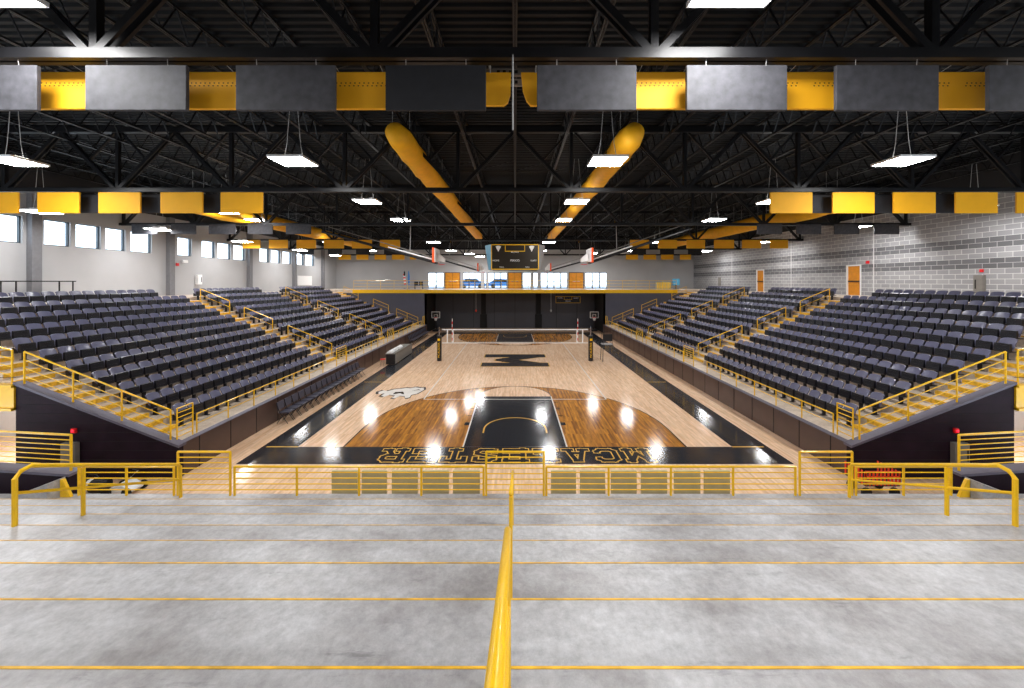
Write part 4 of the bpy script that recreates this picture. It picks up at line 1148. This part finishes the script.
# ------------------------------------------------------------------ wall boxes, alarms
def wbox(name, loc, sz, mats, label, cat, group=None, door=True, face='-y'):
    root = empty(name, loc, label, cat, group)
    r = MB(); r.box(-sz[0] / 2, sz[0] / 2, -sz[1] / 2, sz[1] / 2, 0, sz[2]); r.build('body', mats[0], root, bevel=.01)
    if door:
        r = MB(); h = MB()
        if face == '-y': r.box(-sz[0] * .42, sz[0] * .42, -sz[1] / 2 - .012, -sz[1] / 2, sz[2] * .06, sz[2] * .94); h.box(sz[0] * .28, sz[0] * .34, -sz[1] / 2 - .03, -sz[1] / 2, sz[2] * .25, sz[2] * .75)
        else:
            s_ = -1 if face == '-x' else 1
            r.box(s_ * sz[0] / 2, s_ * (sz[0] / 2 + .012), -sz[1] * .42, sz[1] * .42, sz[2] * .06, sz[2] * .94); h.box(s_ * sz[0] / 2, s_ * (sz[0] / 2 + .03), sz[1] * .2, sz[1] * .3, sz[2] * .25, sz[2] * .75)
        h.build('door_handle', 'seam', r.build('door', mats[0], root))
    return root
for sx in (-1, 1):
    sd = SIDE[sx]
    wbox('electrical_cabinet', (sx * 13.05, YA - .20, .40), (.42, .14, .68), ['greybox'], 'grey electrical cabinet on the plum end wall, %s side' % sd, 'electrical cabinet', 'grey cabinets on the end walls')
    root = empty('fire_alarm', (sx * 13.0, YA - .15, 1.34), 'small red fire alarm above the grey cabinet, %s side' % sd, 'fire alarm', 'fire alarms on the end walls')
    r = MB(); r.box(-.07, .07, -.03, .03, 0, .14); r.build('body', 'red', root, bevel=.01)
    r = MB(); r.box(-.03, .03, -.05, -.03, .04, .1); r.build('strobe_lens', 'alarm', root)
wbox('breaker_box', (WX - .08, 19.55, ZC + .35), (.16, .42, .95), ['greybox'], 'dark grey electrical panel on the block wall', 'electrical panel', face='-x')
wbox('fire_alarm', (WX - .04, 19.5, ZC + 1.45), (.08, .14, .16), ['red'], 'small red alarm above the grey panel on the block wall', 'fire alarm', door=False)
wbox('fire_alarm', (WX - .04, 25.8, ZC + 2.2), (.08, .2, .2), ['red'], 'red fire alarm beside the wooden door on the block wall', 'fire alarm', door=False)
wbox('fire_alarm', (-WX + .04, 26.95, ZC + 2.1), (.08, .2, .2), ['red'], 'red fire alarm by the pilaster on the window wall', 'fire alarm', door=False)
wbox('wall_speaker', (-WX + .08, 27.5, ZC + 2.35), (.16, .4, .2), ['white'], 'small white speaker above the red alarm on the window wall', 'speaker', door=False)
wbox('extinguisher_cabinet', (-WX + .1, 28.7, ZC + .75), (.2, .4, .75), ['white'], 'white extinguisher cabinet on the window wall', 'cabinet', face='+x')
wbox('notice_board', (-WX + .05, 43.3, ZC + .55), (.06, 2.9, 1.1), ['white'], 'white notice board at the far end of the window wall', 'notice board', door=False)
wbox('wall_panel', (WX - .04, 44.5, ZC + .5), (.08, .5, 1.0), ['greybox'], 'narrow dark panel at the far end of the block wall', 'panel', door=False)
root = empty('display_table', (-WX + 1.2, 18.2, ZC), 'black covered table at the top of the window-wall seats', 'table')
r = MB(); r.box(-.4, .4, -1.2, 1.2, .95, 1.0); r.build('table_top', 'seam', root)
for a, b in ((-.35, -1.1), (.35, -1.1), (-.35, 1.1), (.35, 1.1)):
    r = MB(); r.box(a - .02, a + .02, b - .02, b + .02, 0, .95); r.build('leg', 'black', root)

# ------------------------------------------------------------------ khaki floor panels behind the front rail
lp = [(332, 358), (362, 387), (392, 418), (423, 449), (453, 480)]
rp = [(551, 576), (580, 605), (611, 636.5), (641, 667), (674, 700), (704, 729.6)]
for side, L in ((-1, lp), (1, rp)):
    for i, (a, b) in enumerate(L):
        yp = 9.1; x0, x1 = X5(a, yp), X5(b, yp); j = i if side > 0 else len(L) - 1 - i
        root = empty('barrier_panel', ((x0 + x1) / 2, yp, 0), 'khaki upright panel behind the front rail, %s side, %s from the centre gate' % (SIDE[side], ORD[j]), 'panel', 'khaki panels behind the front rail')
        w_ = (x1 - x0) / 2
        r = MB(); r.box(-w_, w_, -.03, .03, .08, 1.22); r.build('board', 'khaki', root, bevel=.008)
        for s_ in (-1, 1):
            r = MB(); r.box(s_ * w_ * .8 - .03, s_ * w_ * .8 + .03, -.2, .2, 0, .08); r.build('foot', 'black', root)

# ------------------------------------------------------------------ carts in the cross passage
root = empty('ball_cart', (9.85, 10.3, 0), 'red mesh cart with black wheels behind the short front rail, block side', 'cart')
r = MB(); r.box(-.5, .42, -.3, .3, .34, .36); r.build('tray', 'black', root)
r = MB()
for q in range(10): r.box(-.5 + q * .1, -.46 + q * .1, -.3, -.28, .36, .72)
for z in (.42, .56, .70): r.box(-.5, .44, -.3, -.28, z, z + .04)
for q in range(7): r.box(-.5, -.48, -.3 + q * .1, -.26 + q * .1, .36, .72); r.box(.42, .44, -.3 + q * .1, -.26 + q * .1, .36, .72)
r.build('mesh_side', 'redmesh', root)
for a, b in ((-.4, -.22), (.35, -.22), (-.4, .22), (.35, .22)):
    r = MB(); r.tube([(a, b - .03, .13), (a, b + .03, .13)], .13, 14); r.build('wheel', 'tyre', root)
    r = MB(); r.box(a - .02, a + .02, b - .02, b + .02, .13, .34); r.build('caster_post', 'chrome', root)
root = empty('floor_scrubber', (-10.7, 10.3, 0), 'white and black floor machine behind the short front rail, window side', 'floor machine')
r = MB(); r.prism([(-.35, .08), (.3, .08), (.34, .16), (.1, .3), (-.15, .26), (-.3, .18)], 'y', -.2, .2); r.build('body', 'white', root, bevel=.02)
r = MB(); r.tube([(.1, 0, .4), (.35, 0, .62), (.2, 0, .66)], .02, 6); r.build('handle', 'chrome', root)
for a in (-.28, .26):
    r = MB(); r.tube([(a, -.26, .12), (a, -.2, .12)], .12, 14); r.build('wheel', 'tyre', root)
    r = MB(); r.tube([(a, .2, .12), (a, .26, .12)], .12, 14); r.build('wheel', 'tyre', root)
root = empty('equipment_bag', (-11.6, 10.3, 0), 'black equipment bag with white stripe beside the floor machine', 'bag')
r = MB(); r.tube([(-.4, 0, .2), (-.36, 0, .2), (.36, 0, .2), (.4, 0, .2)], [.12, .19, .19, .12], 14); r.build('body', 'black', root)
r = MB(); r.tube([(-.05, 0, .2), (.05, 0, .2)], .197, 14); r.build('stripe', 'white', root)
r = MB(); r.tube([(-.2, 0, .37), (-.1, 0, .5), (.1, 0, .5), (.2, 0, .37)], .015, 6); r.build('handle', 'black', root)
